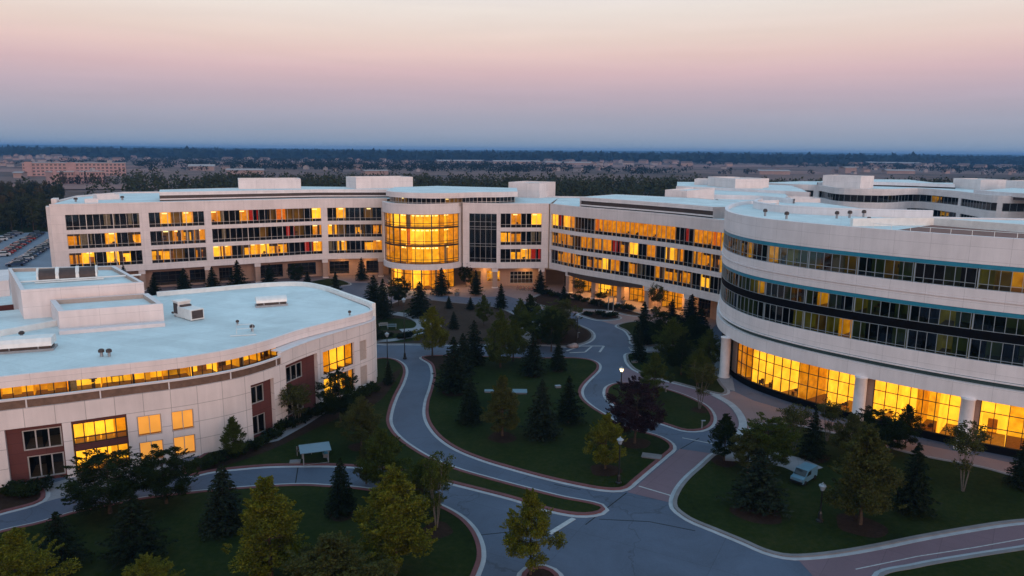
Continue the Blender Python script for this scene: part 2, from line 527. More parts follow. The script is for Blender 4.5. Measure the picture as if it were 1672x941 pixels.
# ------------------------------------------------------------------ curves
def catmull(pts, closed=False, n=8):
    out = []
    k = len(pts)
    rng = range(k) if closed else range(k - 1)
    for i in rng:
        if closed:
            p0, p1, p2, p3 = (pts[(i + j) % k] for j in (-1, 0, 1, 2))
        else:
            p1, p2 = pts[i], pts[i + 1]
            p0 = pts[i - 1] if i > 0 else (2 * p1[0] - p2[0], 2 * p1[1] - p2[1])
            p3 = pts[i + 2] if i + 2 < k else (2 * p2[0] - p1[0], 2 * p2[1] - p1[1])
        # centripetal
        def tj(ti, a, b):
            return ti + max(1e-4, math.hypot(b[0] - a[0], b[1] - a[1])) ** 0.5
        t0 = 0.0
        t1 = tj(t0, p0, p1)
        t2 = tj(t1, p1, p2)
        t3 = tj(t2, p2, p3)
        for s in range(n):
            t = t1 + (t2 - t1) * s / n
            q = []
            for d in (0, 1):
                a1 = (t1 - t) / (t1 - t0) * p0[d] + (t - t0) / (t1 - t0) * p1[d]
                a2 = (t2 - t) / (t2 - t1) * p1[d] + (t - t1) / (t2 - t1) * p2[d]
                a3 = (t3 - t) / (t3 - t2) * p2[d] + (t - t2) / (t3 - t2) * p3[d]
                b1 = (t2 - t) / (t2 - t0) * a1 + (t - t0) / (t2 - t0) * a2
                b2 = (t3 - t) / (t3 - t1) * a2 + (t - t1) / (t3 - t1) * a3
                q.append((t2 - t) / (t2 - t1) * b1 + (t - t1) / (t2 - t1) * b2)
            out.append(tuple(q))
    if not closed:
        out.append(tuple(pts[-1]))
    return out

class Curve:
    """plan line read left to right from outside; normal points outside"""
    def __init__(self, pts):
        self.p = pts
        self.s = [0.0]
        for a, b in zip(pts, pts[1:]):
            self.s.append(self.s[-1] + math.hypot(a[0] - b[0], a[1] - b[1]))
        self.L = self.s[-1]
        self.n = []
        for i in range(len(pts)):
            a, b = pts[max(0, i - 1)], pts[min(len(pts) - 1, i + 1)]
            tx, ty = b[0] - a[0], b[1] - a[1]
            l = math.hypot(tx, ty)
            self.n.append((ty / l, -tx / l))
    def at(self, s, off=0.0):
        s = min(max(s, 0), self.L)
        lo, hi = 0, len(self.s) - 1
        while hi - lo > 1:
            mid = (lo + hi) // 2
            if self.s[mid] <= s:
                lo = mid
            else:
                hi = mid
        f = (s - self.s[lo]) / max(1e-9, self.s[hi] - self.s[lo])
        a, b, na, nb = self.p[lo], self.p[hi], self.n[lo], self.n[hi]
        nx, ny = na[0] + (nb[0] - na[0]) * f, na[1] + (nb[1] - na[1]) * f
        l = math.hypot(nx, ny)
        return (a[0] + (b[0] - a[0]) * f + nx / l * off, a[1] + (b[1] - a[1]) * f + ny / l * off)
    smax = 1.0
    def find(self, px, z=0.0, off=0.0):
        L = self.L * self.smax
        best = min((abs(PX(*self.at(L * k / 1500, off), z)[0] - px), L * k / 1500) for k in range(1501))
        return best[1]
    def pts(self, off=0.0, ds=1.0, s0=0.0, s1=None):
        s1 = self.L if s1 is None else s1
        k = max(1, int(math.ceil((s1 - s0) / ds)))
        return [self.at(s0 + (s1 - s0) * i / k, off) for i in range(k + 1)]

def splits(a, b, ds):
    k = max(1, int(math.ceil((b - a) / ds)))
    return [a + (b - a) * i / k for i in range(k + 1)]

def strip(mb, C, s0, s1, z0, z1, off=0.0, thick=0.4, m=0, ds=1.2, mtop=None):
    """a solid curved band: outer, inner, top, bottom faces and ends"""
    ss = splits(s0, s1, ds)
    for a, b in zip(ss, ss[1:]):
        o0, o1, i0, i1 = C.at(a, off), C.at(b, off), C.at(a, off - thick), C.at(b, off - thick)
        mb.quad((*o0, z0), (*o1, z0), (*o1, z1), (*o0, z1), m, [(a, z0), (b, z0), (b, z1), (a, z1)])
        mb.quad((*i1, z0), (*i0, z0), (*i0, z1), (*i1, z1), m, [(b, z0), (a, z0), (a, z1), (b, z1)])
        mb.quad((*o0, z1), (*o1, z1), (*i1, z1), (*i0, z1), m if mtop is None else mtop, [(a, 0), (b, 0), (b, thick), (a, thick)])
        mb.quad((*i0, z0), (*i1, z0), (*o1, z0), (*o0, z0), m, [(a, 0), (b, 0), (b, thick), (a, thick)])
    for s, r in ((s0, 1), (s1, 0)):
        o, i = C.at(s, off), C.at(s, off - thick)
        q = [(*i, z0), (*o, z0), (*o, z1), (*i, z1)]
        uv = [(0, z0), (thick, z0), (thick, z1), (0, z1)]
        if not r:
            q, uv = q[::-1], uv[::-1]
        mb.quad(*q, m, uv)

def wall(mb, C, s0, s1, z0, z1, openings=(), off=0.0, depth=0.45, ds=1.2, m=0, top=True, inner=None):
    """wall skin with real openings and their reveals; optional parapet top and inner face"""
    sb = {round(s0, 4), round(s1, 4)}
    zb = {z0, z1}
    for (a, b, c, d) in openings:
        sb |= {round(a, 4), round(b, 4)}
        zb |= {c, d}
    sb = sorted(x for x in sb if s0 - 1e-3 <= x <= s1 + 1e-3)
    zb = sorted(x for x in zb if z0 - 1e-3 <= x <= z1 + 1e-3)
    for a0, b0 in zip(sb, sb[1:]):
        for a, b in zip(splits(a0, b0, ds), splits(a0, b0, ds)[1:]):
            for c, d in zip(zb, zb[1:]):
                ms, mz = (a + b) / 2, (c + d) / 2
                if any(o[0] < ms < o[1] and o[2] < mz < o[3] for o in openings):
                    continue
                p, q = C.at(a, off), C.at(b, off)
                mb.quad((*p, c), (*q, c), (*q, d), (*p, d), m, [(a, c), (b, c), (b, d), (a, d)])
    for (a, b, c, d) in openings:
        for s, r in ((a, 0), (b, 1)):
            o, i = C.at(s, off), C.at(s, off - depth)
            q = [(*o, c), (*i, c), (*i, d), (*o, d)]
            mb.quad(*(q[::-1] if r else q), m, [(0.1, c), (0.2, c), (0.2, d), (0.1, d)])
        for z, r in ((c, 0), (d, 1)):
            for u, w in zip(splits(a, b, ds), splits(a, b, ds)[1:]):
                o0, o1, i0, i1 = C.at(u, off), C.at(w, off), C.at(u, off - depth), C.at(w, off - depth)
                q = [(*o0, z), (*o1, z), (*i1, z), (*i0, z)]
                mb.quad(*(q[::-1] if r else q), m, [(u, 0.1), (w, 0.1), (w, 0.2), (u, 0.2)])
    if top:
        for u, w in zip(splits(s0, s1, ds), splits(s0, s1, ds)[1:]):
            o0, o1, i0, i1 = C.at(u, off), C.at(w, off), C.at(u, off - depth), C.at(w, off - depth)
            mb.quad((*o0, z1), (*o1, z1), (*i1, z1), (*i0, z1), m, [(u, .1), (w, .1), (w, .3), (u, .3)])
            if inner is not None:
                mb.quad((*i1, inner), (*i0, inner), (*i0, z1), (*i1, z1), m, [(w, inner), (u, inner), (u, z1), (w, z1)])

# ------------------------------------------------------------------ windows with rooms behind them
ROOM_MATS = ['lit', 'lit_deep', 'lit_pale', 'dim', 'olive', 'dark', 'room_floor', 'glowing_ceiling', 'lamp_strip',
             'curtain_red', 'curtain_orange', 'curtain_beige', 'furniture', 'wood', 'blind_lit', 'yellow_dim']
RI = {k: i for i, k in enumerate(ROOM_MATS)}

def room_interior(mb, C, s0, s1, z0, z1, off, depth, style, furnish=True, ds=1.5, knee=0.0):
    """one room: floor, ceiling, back wall, partitions, furniture, lamps, curtains"""
    wallm = {'L': 'lit', 'A': 'lit_deep', 'P': 'lit_pale', 'D': 'dim', 'O': 'olive', 'K': 'dark', 'R': 'dark', 'C': 'dark',
             'N': 'lit_deep', 'B': 'lit', 'Y': 'yellow_dim'}[style]
    lit = style in 'LAPNB'
    wm = RI[wallm]
    ss = splits(s0, s1, ds)
    for a, b in zip(ss, ss[1:]):
        f0, f1, b0, b1 = C.at(a, off), C.at(b, off), C.at(a, off - depth), C.at(b, off - depth)
        mb.quad((*b0, z0), (*b1, z0), (*b1, z1), (*b0, z1), wm)
        mb.quad((*f0, z0), (*f1, z0), (*b1, z0), (*b0, z0), RI['room_floor'])
        mb.quad((*b0, z1), (*b1, z1), (*f1, z1), (*f0, z1), RI['glowing_ceiling'] if lit else RI['dark'])
    for s, r in ((s0, 0), (s1, 1)):
        e = 0.03 if r == 0 else -0.03
        f, b = C.at(s + e, off), C.at(s + e, off - depth)
        q = [(*f, z0), (*b, z0), (*b, z1), (*f, z1)]
        mb.quad(*(q[::-1] if r else q), (wm if style == 'P' else RI['lit_deep']) if lit else (wm if style != 'K' else RI['dark']))
    w = s1 - s0
    hgt = z1 - z0
    def block(sa, sb, da, db, za, zb, mat):
        p = [C.at(sa, off - da), C.at(sb, off - da), C.at(sb, off - db), C.at(sa, off - db)]
        mb.hexa([(*q, zb) for q in p[::-1]] + [(*q, za) for q in p[::-1]], RI[mat])
    if knee:
        block(s0 + .04, s1 - .04, .06, .12, z0, z0 + knee, 'dark')
    if lit or style in 'DO':
        k = max(1, int(w / 1.5))
        for i in range(k):                                     # ceiling lamps
            c = s0 + w * (i + 0.5) / k
            if style in 'DO' and R.random() < 0.75:
                continue
            block(c - 0.5, c + 0.5, depth - .12, depth - .03, z1 - hgt * .22, z1 - hgt * .15, 'lamp_strip')
            block(c - 0.3, c + 0.3, depth * 0.35, depth * 0.35 + 0.28, z1 - 0.10, z1 - 0.04, 'lamp_strip')
    if furnish and style not in 'K':
        k = max(1, int(w / .85))
        for i in range(k):
            c = s0 + w * (i + 0.5) / k + R.uniform(-.25, .25)
            u = R.random()
            if c - 0.66 < s0 or c + 0.66 > s1:
                continue
            if u < 0.28:                                       # desk and chair
                d = R.uniform(0.5, 1.6)
                block(c - .6, c + .6, d, d + .6, z0 + .66, z0 + .72, 'wood')
                block(c - .55, c - .48, d, d + .55, z0, z0 + .66, 'furniture')
                block(c + .48, c + .55, d, d + .55, z0, z0 + .66, 'furniture')
                block(c - .22, c + .22, d + .9, d + .98, z0 + .45, z0 + 1.05, 'furniture')
                block(c - .25, c + .15, d + .15, d + .2, z0 + .78, z0 + 1.1, 'furniture')
            elif u < 0.48:                                     # bookcase on the back wall
                h = R.uniform(1.1, 2.0)
                block(c - .5, c + .5, depth - .35, depth - .02, z0, z0 + min(h, hgt * .8), 'wood')
                for j in range(3):
                    block(c - .44, c + .44, depth - .38, depth - .34, z0 + h * (.1 + .3 * j), z0 + h * (.3 + .3 * j), R.choice(['furniture', 'wood', 'lit_deep' if lit else 'furniture']))
            elif u < 0.62:                                     # picture or board
                a = R.uniform(.25, .5)
                block(c - a, c + a, depth - .08, depth - .03, z0 + hgt * .42, z0 + hgt * R.uniform(.6, .75), R.choice(['wood', 'furniture', 'lit_pale' if lit else 'furniture']))
            elif u < 0.74:                                     # inner column or door
                block(c - .3, c + .3, depth - .6, depth - .05, z0, z1 - .02, 'lit_deep' if lit else 'dark')
            elif u < 0.84:                                     # plant pot
                block(c - .15, c + .15, .35, .65, z0, z0 + .4, 'furniture')
                for j in range(5):
                    e, g = R.uniform(-.25, .25), R.uniform(.2, .8)
                    block(c + e - .12, c + e + .12, g, g + .2, z0 + R.uniform(.4, .9), z0 + R.uniform(.95, 1.35), 'furniture')
    if lit and furnish and w > 1.5 and hgt < 3.2 and depth > 3.3:                            # bulkheads and half drawn blinds
        if R.random() < .45:
            block(s0 + .04, s1 - .04, .25, .4, z1 - hgt * R.uniform(.12, .3), z1 - .02, 'furniture')
        for _ in range(R.choice((0, 1, 1, 2))):
            c = R.uniform(s0 + .2, s1 - .2)
            e = R.uniform(.12, .45)
            block(max(s0 + .02, c - e), min(s1 - .02, c + e), .3, .36, z0, z1 - .03, R.choice(('furniture', 'furniture', 'wood', 'curtain_beige')))
    cur = {'R': 'curtain_red', 'C': 'curtain_beige', 'N': 'curtain_orange'}.get(style)
    if cur is None and lit and R.random() < 0.3 and w > 2.5:
        cur = 'curtain_beige' if R.random() < .6 else 'curtain_orange'
        spans = [(s0 + .1, s0 + w * R.uniform(.12, .25))]
    elif cur:
        spans = [(s0 + .08, s0 + w * R.uniform(.35, .6)), (s1 - w * R.uniform(.15, .3), s1 - .08)]
    else:
        spans = []
    for a, b in spans:                                         # pleated curtains
        k = max(2, int((b - a) / .16))
        pp = [C.at(a + (b - a) * i / k, off - .22 - (.07 if i % 2 else 0)) for i in range(k + 1)]
        for p, q in zip(pp, pp[1:]):
            mb.quad((*p, z0 + .04), (*q, z0 + .04), (*q, z1 - .04), (*p, z1 - .04), RI[cur])
    if style == 'B':                                           # roller blind half down
        p, q = C.at(s0 + .06, off - .2), C.at(s1 - .06, off - .2)
        mb.quad((*p, z0 + hgt * .05), (*q, z0 + hgt * .05), (*q, z1 - .03), (*p, z1 - .03), RI['blind_lit'])

def window(parent, C, s0, s1, z0, z1, inset=0.3, nv=6, tr=(), styles='K', frame='frame', glass='glass', mw=0.07, depth=3.6,
           name='window', wide=(), furnish=True, label=None, md=0.12, floor=None, knee=0.0):
    """a framed window: mullions and transoms (mesh), panes and the room behind as its sub-parts"""
    f = MB()
    us = [s0 + (s1 - s0) * i / nv for i in range(nv + 1)]
    for i, u in enumerate(us):
        w = mw * (2.4 if i in wide else 1.0)
        a, b = u - w / 2, u + w / 2
        if i == 0:
            a, b = u, u + w
        if i == nv:
            a, b = u - w, u
        strip(f, C, a, b, z0, z1, -inset + md / 2, md, ds=9)
    zs = [z0 + mw / 2, z1 - mw / 2] + list(tr)
    for z in zs:
        for a, b in zip(us, us[1:]):
            strip(f, C, a + mw / 2, b - mw / 2, z - mw / 2, z + mw / 2, -inset + md / 2 - .012, md - .024, ds=2.5)
    fo = obj(name, f, M[frame], parent)
    if label:
        fo['label'] = label
    g = MB()
    for a, b in zip(us, us[1:]):
        p, q = C.at(a, -inset), C.at(b, -inset)
        g.quad((*p, z0), (*q, z0), (*q, z1), (*p, z1), 0, [(a, z0), (b, z0), (b, z1), (a, z1)])
    obj('pane', g, M[glass], fo)
    r = MB()
    k = len(styles)
    fl = z0 if floor is None else floor
    for i, st in enumerate(styles):
        room_interior(r, C, s0 + (s1 - s0) * i / k, s0 + (s1 - s0) * (i + 1) / k, fl, z1, -inset - .12, depth, st, furnish, knee=knee)
    obj('room', r, [M[k] for k in ROOM_MATS], fo)
    return fo

def styles(n, w):
    keys = list(w)
    return ''.join(R.choices(keys, [w[k] for k in keys])[0] for _ in range(n))

# ================================================================== THE SETTING
mb = MB()                                                       # one ground sheet out to the horizon
gx = [-9000, -3000, -1000, -400, -200, -100, 0, 100, 200, 400, 1000, 3000, 9000]
gy = [-400, 0, 100, 200, 300, 500, 900, 1800, 3600, 7000, 12000]
for a, b in zip(gx, gx[1:]):
    for c, d in zip(gy, gy[1:]):
        mb.quad((a, c, 0), (b, c, 0), (b, d, 0), (a, d, 0), 0)
struct('ground', mb, M['field'])
mb = MB()
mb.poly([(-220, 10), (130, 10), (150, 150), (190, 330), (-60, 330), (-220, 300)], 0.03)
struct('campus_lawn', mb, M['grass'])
mb = MB()
mb.poly([(-75, 20), (72, 20), (72, 120), (50, 150), (30, 182), (-75, 182), (-110, 160), (-75, 120)], 0.06)
struct('road', mb, M['road'])

def area(name, px, z, mat, smooth=True, kind='structure', n=6):
    p = [G(*q) for q in px]
    if smooth:
        p = catmull(p, True, n)
    b = MB()
    b.poly(p, z)
    return struct(name, b, M[mat], kind)

def ring(name, C, offs, z0, z1, mat):
    b = MB()
    strip(b, C, 0, C.L, z0, z1, offs[0], offs[0] - offs[1], ds=0.7)
    return struct(name, b, M[mat])

def island(px, lawn='grass', n=6, red=True, name='lawn'):
    """raised planting island: lawn, kerb and pale gutter strip round it (pixels listed clockwise in the photo)"""
    p = catmull([G(*q) for q in px], True, n)
    ar = sum(p[i][0] * p[(i + 1) % len(p)][1] - p[(i + 1) % len(p)][0] * p[i][1] for i in range(len(p)))
    if ar < 0:
        p = p[::-1]
    C = Curve(p + [p[0]])                                       # counter-clockwise: normal points out of the island
    b = MB()
    b.poly(p, 0.15)
    o = struct(name, b, M[lawn])
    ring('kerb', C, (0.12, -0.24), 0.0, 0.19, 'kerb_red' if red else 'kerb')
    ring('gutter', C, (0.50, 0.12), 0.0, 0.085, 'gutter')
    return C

L1 = [(617, 587), (630, 586), (645, 589), (657, 597), (661, 607), (656, 626), (645, 648), (637, 670), (634, 690), (640, 705),
      (652, 718), (675, 735), (705, 752), (745, 768), (800, 784), (860, 800), (920, 815), (972, 825), (986, 831), (980, 838),
      (958, 842), (935, 841), (895, 833), (845, 817), (800, 805), (760, 795), (729, 787), (693, 777), (640, 768), (597, 764),
      (540, 761), (487, 761), (440, 762), (400, 765), (345, 771), (305, 779), (300, 768), (340, 740), (410, 690), (500, 640), (580, 600)]
L2 = [(690, 584), (704, 595), (709, 612), (705, 635), (698, 658), (697, 680), (705, 699), (722, 718), (748, 735), (790, 752),
      (840, 767), (900, 783), (950, 794), (985, 800), (1009, 801), (1022, 798), (1034, 788), (1060, 766), (1085, 745), (1097, 734),
      (1094, 726), (1080, 717), (1060, 710), (1035, 704), (1010, 695), (988, 680), (967, 667), (951, 653), (947, 640), (953, 628),
      (966, 615), (976, 604), (975, 595), (963, 589), (940, 586), (900, 586), (860, 586), (800, 584), (740, 582)]
L3 = [(1026, 579), (1024, 588), (1027, 595), (1036, 604), (1051, 611), (1083, 621), (1125, 632), (1158, 641), (1180, 645), (1186, 640),
      (1178, 630), (1165, 605), (1162, 580), (1155, 576), (1110, 576), (1060, 577)]
L3B = [(1008, 533), (1022, 541), (1031, 553), (1034, 563), (1045, 565), (1080, 565), (1140, 565), (1155, 552), (1130, 535), (1085, 529), (1040, 526)]
L4 = [(990, 641), (994, 633), (1006, 628), (1030, 627), (1050, 630), (1086, 637), (1119, 648), (1149, 663), (1161, 676), (1163, 689),
      (1155, 699), (1140, 704), (1119, 704), (1089, 695), (1062, 686), (1025, 675), (1002, 660), (992, 650)]
L5 = [(1169, 743), (1157, 752), (1143, 765), (1128, 778), (1115, 792), (1106, 806), (1101, 820), (1103, 832), (1112, 840), (1129, 851),
      (1170, 868), (1218, 888), (1250, 902), (1284, 910), (1319, 910), (1379, 903), (1440, 892), (1498, 880), (1588, 864), (1640, 856),
      (1680, 852), (1760, 846), (1800, 830), (1740, 800), (1664, 782), (1601, 765), (1507, 747), (1438, 730), (1370, 712), (1300, 697),
      (1250, 694), (1225, 706), (1212, 722), (1195, 738)]
L6 = [(-90, 905), (-40, 885), (0, 871), (66, 856), (119, 840), (179, 827), (242, 815), (329, 805), (412, 798), (490, 794), (534, 796), (579, 799),
      (640, 808), (690, 819), (723, 831), (752, 848), (771, 868), (782, 893), (783, 915), (775, 938), (760, 970), (720, 1030), (600, 1120),
      (300, 1150), (-100, 1080)]
L7 = [(616, 562), (660, 563), (730, 564), (800, 564), (860, 564), (900, 565), (925, 567), (945, 564), (960, 559), (968, 551), (964, 542), (949, 534),
      (930, 527), (910, 520), (885, 519), (860, 522), (840, 515), (825, 508), (799, 501), (748, 496), (704, 491), (672, 488), (640, 497), (618, 508), (600, 530)]
L8 = [(-60, 800), (0, 797), (55, 794), (68, 800), (71, 815), (60, 823), (0, 839), (-60, 856)]
L9 = [(1434, 946), (1498, 927), (1588, 911), (1672, 898), (1740, 888), (1800, 960), (1700, 1050), (1500, 1020)]
L10 = [(853, 948), (857, 937), (868, 930), (882, 928), (897, 932), (908, 940), (914, 955), (900, 985), (862, 985)]
B1 = [(869, 490), (878, 484), (892, 479), (933, 488), (993, 500), (1038, 511), (1050, 517), (1030, 516), (990, 508), (932, 505), (885, 500)]
B2 = [(946, 514), (960, 511), (988, 512), (1008, 517), (1011, 521), (980, 524), (958, 519)]
B4 = [(505, 462), (540, 456), (562, 460), (570, 466), (548, 468), (515, 470)]
C1, C2 = island(L1), island(L2)
island(L3, red=False); island(L3B, red=False); island(L4); island(L5, red=False); island(L6)
island(L7, 'dry', red=False)
island(L8, 'mulch', 4); island(L9, red=False); island(L10, 'mulch', 4)
island(B1, 'mulch', 4, False); island(B2, 'mulch', 4, False); island(B4, 'grass', 4, False)
for bed in ([(700, 586), (722, 584), (748, 585), (734, 596), (716, 606), (711, 602)], [(600, 640), (655, 604), (640, 632), (615, 660), (560, 682), (520, 700), (430, 742), (330, 772), (320, 766), (400, 735), (490, 700)],
            [(905, 522), (930, 530), (952, 538), (962, 549), (950, 559), (925, 562), (895, 562), (880, 552), (900, 540)]):
    area('mulch_bed', bed, 0.165, 'mulch')
# grass hollows and walks of the dry central garden
area('grass_patch', [(640, 516), (690, 500), (700, 512), (668, 512)], 0.158, 'grass')
area('grass_patch', [(618, 523), (655, 522), (684, 530), (683, 536), (650, 541), (618, 540)], 0.158, 'grass')
area('grass_patch', [(845, 520), (885, 522), (910, 530), (912, 545), (880, 556), (850, 548)], 0.160, 'grass')
area('grass_patch', [(618, 546), (650, 546), (690, 540), (700, 548), (660, 560), (618, 556)], 0.158, 'grass')

def walk(px, w, z=0.172, mat='walk', name='path'):
    C = Curve(catmull([G(*q) for q in px], False, 8))
    b = MB()
    strip(b, C, 0, C.L, 0.0, z, w / 2, w, ds=0.8)
    return struct(name, b, M[mat])
walk([(612, 514), (640, 513), (664, 516), (682, 522), (692, 531), (683, 539), (655, 542)], 2.6)
walk([(612, 559), (640, 557), (662, 553), (690, 547), (708, 540), (717, 530)], 1.5, 0.176)
walk([(853, 566), (856, 552), (864, 538), (872, 526)], 3.0, 0.176)
walk([(1028, 571), (1060, 571), (1110, 570), (1150, 570)], 2.6, 0.10)
walk([(1166, 646), (1192, 661), (1208, 679), (1213, 697), (1204, 716)], 0.9, 0.16, 'gutter', 'kerb')
walk([(1180, 744), (1240, 748), (1290, 757), (1325, 772)], 3.4, 0.176)
# plaza, pink crossings, drive
def sheet(name, px, z, mat, zs=0):
    b = MB()
    b.poly([G(*q) for q in px], z)
    return struct(name, b, M[mat])
sheet('plaza', [(180, 482), (300, 476), (430, 470), (520, 476), (560, 462), (600, 463), (655, 473), (715, 483), (770, 487), (828, 484), (862, 494), (884, 505),
                (930, 510), (945, 514), (985, 526), (1012, 533), (1040, 527), (1160, 540), (1180, 520), (1130, 440), (880, 425), (600, 420), (400, 420), (180, 440)], 0.066, 'plaza')
sheet('pink_crossing', [(1110, 734), (1165, 742), (1143, 766), (1117, 790), (1103, 806), (1099, 823), (1024, 805), (1037, 797), (1062, 775)], 0.068, 'pink')
sheet('pink_drive', [(1301, 913), (1340, 908), (1420, 896), (1500, 880), (1590, 863), (1680, 850), (1800, 838), (1800, 885), (1600, 910), (1500, 927), (1433, 946), (1380, 965), (1348, 965)], 0.068, 'pink')
sheet('pink_path', [(1020, 601), (1034, 606), (1060, 616), (1120, 632), (1162, 645), (1194, 662), (1210, 684), (1208, 704), (1195, 716), (1172, 702), (1166, 684), (1150, 662), (1120, 646), (1086, 635), (1050, 628), (1010, 625)], 0.070, 'pink')
sheet('plaza', [(1160, 643), (1198, 640), (1230, 655), (1300, 676), (1400, 700), (1500, 726), (1600, 746), (1700, 768), (1760, 800), (1664, 784), (1601, 767), (1507, 750),
                (1438, 733), (1370, 715), (1300, 700), (1250, 697), (1222, 708), (1212, 694), (1206, 678), (1190, 660)], 0.074, 'plaza')
sheet('walk', [(1160, 560), (1185, 560), (1200, 640), (1182, 636), (1166, 606)], 0.10, 'walk')
sheet('walk', [(66, 796), (120, 780), (240, 755), (300, 765), (300, 779), (240, 792), (190, 800), (128, 806), (74, 821)], 0.070, 'walk')
sheet('walk', [(430, 728), (470, 700), (530, 668), (545, 668), (500, 697), (455, 722)], 0.18, 'walk')
def line(px, w, z=0.0905):
    b = MB()
    for p, q in zip(px, px[1:]):
        C = Curve([G(*p), G(*q)])
        strip(b, C, 0, C.L, z - .02, z, w / 2, w, ds=99)
    return struct('road_marking', b, M['paint'])
line([(897, 873), (937, 848)], 0.45)
line([(1397, 931), (1498, 910), (1588, 896), (1672, 881), (1760, 868)], 0.10, 0.078)
line([(925, 574), (948, 566), (986, 566), (979, 576)], 0.35)
line([(930, 577), (955, 576), (966, 567)], 0.30)
line([(1114, 716), (1165, 726)], 0.14, 0.078)
line([(1043, 795), (1097, 811)], 0.16, 0.078)
for j in ([(1023, 806), (956, 858)], [(1142, 716), (1108, 736)], [(978, 849), (1060, 853), (1135, 868)], [(905, 792), (948, 771 + 30)], [(487, 762), (482, 794)], [(783, 875), (850, 868)]):
    b = MB()
    for p, q in zip(j, j[1:]):
        C = Curve([G(*p), G(*q)])
        strip(b, C, 0, C.L, 0.05, 0.0625, 0.05, 0.10, ds=99)
    struct('road_joint', b, M['tyre'])
sheet('car_park', [(-60, 470), (-40, 400), (-10, 386), (30, 381), (95, 378), (180, 400), (180, 470)], 0.066, 'lot')
# ================================================================== BUILDINGS
def arc(c, r, a0, a1, n):
    return [(c[0] + r * math.cos(math.radians(a0 + (a1 - a0) * i / n)), c[1] + r * math.sin(math.radians(a0 + (a1 - a0) * i / n))) for i in range(n + 1)]

# ---------------------------------------------------------------- far long office building with the glazed rotunda
RC, RR = (-20.4, 170.6), 9.3
far = thing('office_building', (-20, 178, 0), 'long four storey white office building with a glowing curved glass rotunda at its middle', 'building')
ZT, ZS = 19.4, 4.65                                            # parapet top, underside of first floor
FLOORS = [(13.9, 17.15), (9.95, 13.1), (6.0, 9.1)]
CL = Curve([(-95.0, 151.0), (-82.3, 157.2), (-60.2, 169.3), (-45.2, 177.0), (-30.6, 179.8)])
CLx = Curve(catmull(CL.p, False, 6))
CM = Curve([(-11.3, 166.2), (-3.4, 165.2), (8.2, 166.4)])
CR_ = Curve(catmull([(8.4, 166.2), (14.3, 157.4), (23.0, 148.0), (31.0, 138.4), (37.6, 128.0)], False, 6))
CO = Curve(arc(RC, RR, 188, 338, 40))
def bays(C, pxs, z):
    return [C.find(p, z) for p in pxs]
wl = MB()
wins = []
# left wing: four bays of three strip windows
pl = bays(CLx, [112, 232, 247, 337, 348, 526, 536, 624], 9)
op = []
for a, b in zip(pl[0::2], pl[1::2]):
    for z0, z1 in FLOORS:
        op.append((a, b, z0, z1))
wall(wl, CLx, 0, CLx.L, ZS, ZT, op, depth=0.5, inner=18.0)
for k, (a, b, z0, z1) in enumerate(op):
    w = b - a
    wins.append((CLx, a, b, z0, z1, max(7, round(w / 1.3)), None))
# middle: tall glass + one bay
pm = bays(CM, [766, 811, 817, 884], 9)
op = [(pm[0], pm[1], 5.9, 17.05)] + [(pm[2], pm[3], z0, z1) for z0, z1 in FLOORS]
wall(wl, CM, 0, CM.L, ZS, ZT, op, depth=0.5, inner=18.0)
tall = op[0]
for a, b, z0, z1 in op[1:]:
    wins.append((CM, a, b, z0, z1, 8, None))
# right wing: one endless strip per floor, divided into six windows by slim posts
pr = bays(CR_, [899, 936, 968, 1025, 1068, 1128, 1172], 9)
op = [(pr[0], CR_.L - .3, z0, z1) for z0, z1 in FLOORS]
wall(wl, CR_, 0, CR_.L, ZS, ZT, op, depth=0.5, inner=18.0)
for a, b, z0, z1 in op:
    for q0, q1 in zip(pr, pr[1:]):
        wins.append((CR_, q0 + .05, min(q1, CR_.L - .35) - .05, z0, z1, max(6, round((q1 - q0) / 1.15)), 'R'))
# rotunda ring beams
strip(wl, CO, 0, CO.L, 17.1, ZT, 0.35, 0.6, ds=.8)
strip(wl, CO, 0, CO.L, 4.75, 6.0, 0.35, 0.6, ds=.8)
for s0, s1 in ((0, 0.9), (CO.L - 0.9, CO.L)):
    strip(wl, CO, s0, s1, 6.0, 17.1, 0.25, 0.8, ds=.5)
obj('wall', wl, M['precast'], far)
R.seed(5)
wts = {'L': 24, 'A': 17, 'P': 6, 'D': 9, 'K': 42, 'R': 4, 'C': 7, 'N': 3}
wtsR = {'L': 36, 'A': 26, 'P': 7, 'D': 6, 'K': 27, 'R': 4, 'C': 5, 'N': 2}
for C, a, b, z0, z1, nv, tp in wins:
    n = max(3, int((b - a) / 2.0))
    window(far, C, a, b, z0, z1, 0.32, nv, (z0 + .75,), styles(n, wtsR if tp else wts), 'frame', 'glass', 0.06, knee=.66,
           wide=(nv // 3, 2 * nv // 3) if nv > 7 else ())
# rotunda curtain wall: one per storey
for z0, z1, st in ((14.1, 17.1, 'LPLLL'), (10.1, 13.98, 'LLPLL'), (6.0, 9.98, 'LALLA')):
    window(far, CO, 0.9, CO.L - .9, z0, z1, 0.15, 12, (z0 + 1.0, z0 + .45), st, 'frame_dark', 'glass_clear', 0.10, 2.6, 'curtain_wall', (4, 8), False)
for z in (14.04, 10.04):
    sb_ = MB()
    strip(sb_, CO, .9, CO.L - .9, z - .06, z + .06, -.02, .5, ds=.8)
    obj('floor_edge', sb_, M['frame_dark'], far)
window(far, CM, tall[0], tall[1], tall[2], tall[3], 0.32, 5, (6.9, 9.6, 10.2, 13.5, 14.1, 15.2), 'KKK', 'frame', 'glass', 0.07, 3.5, 'curtain_wall')
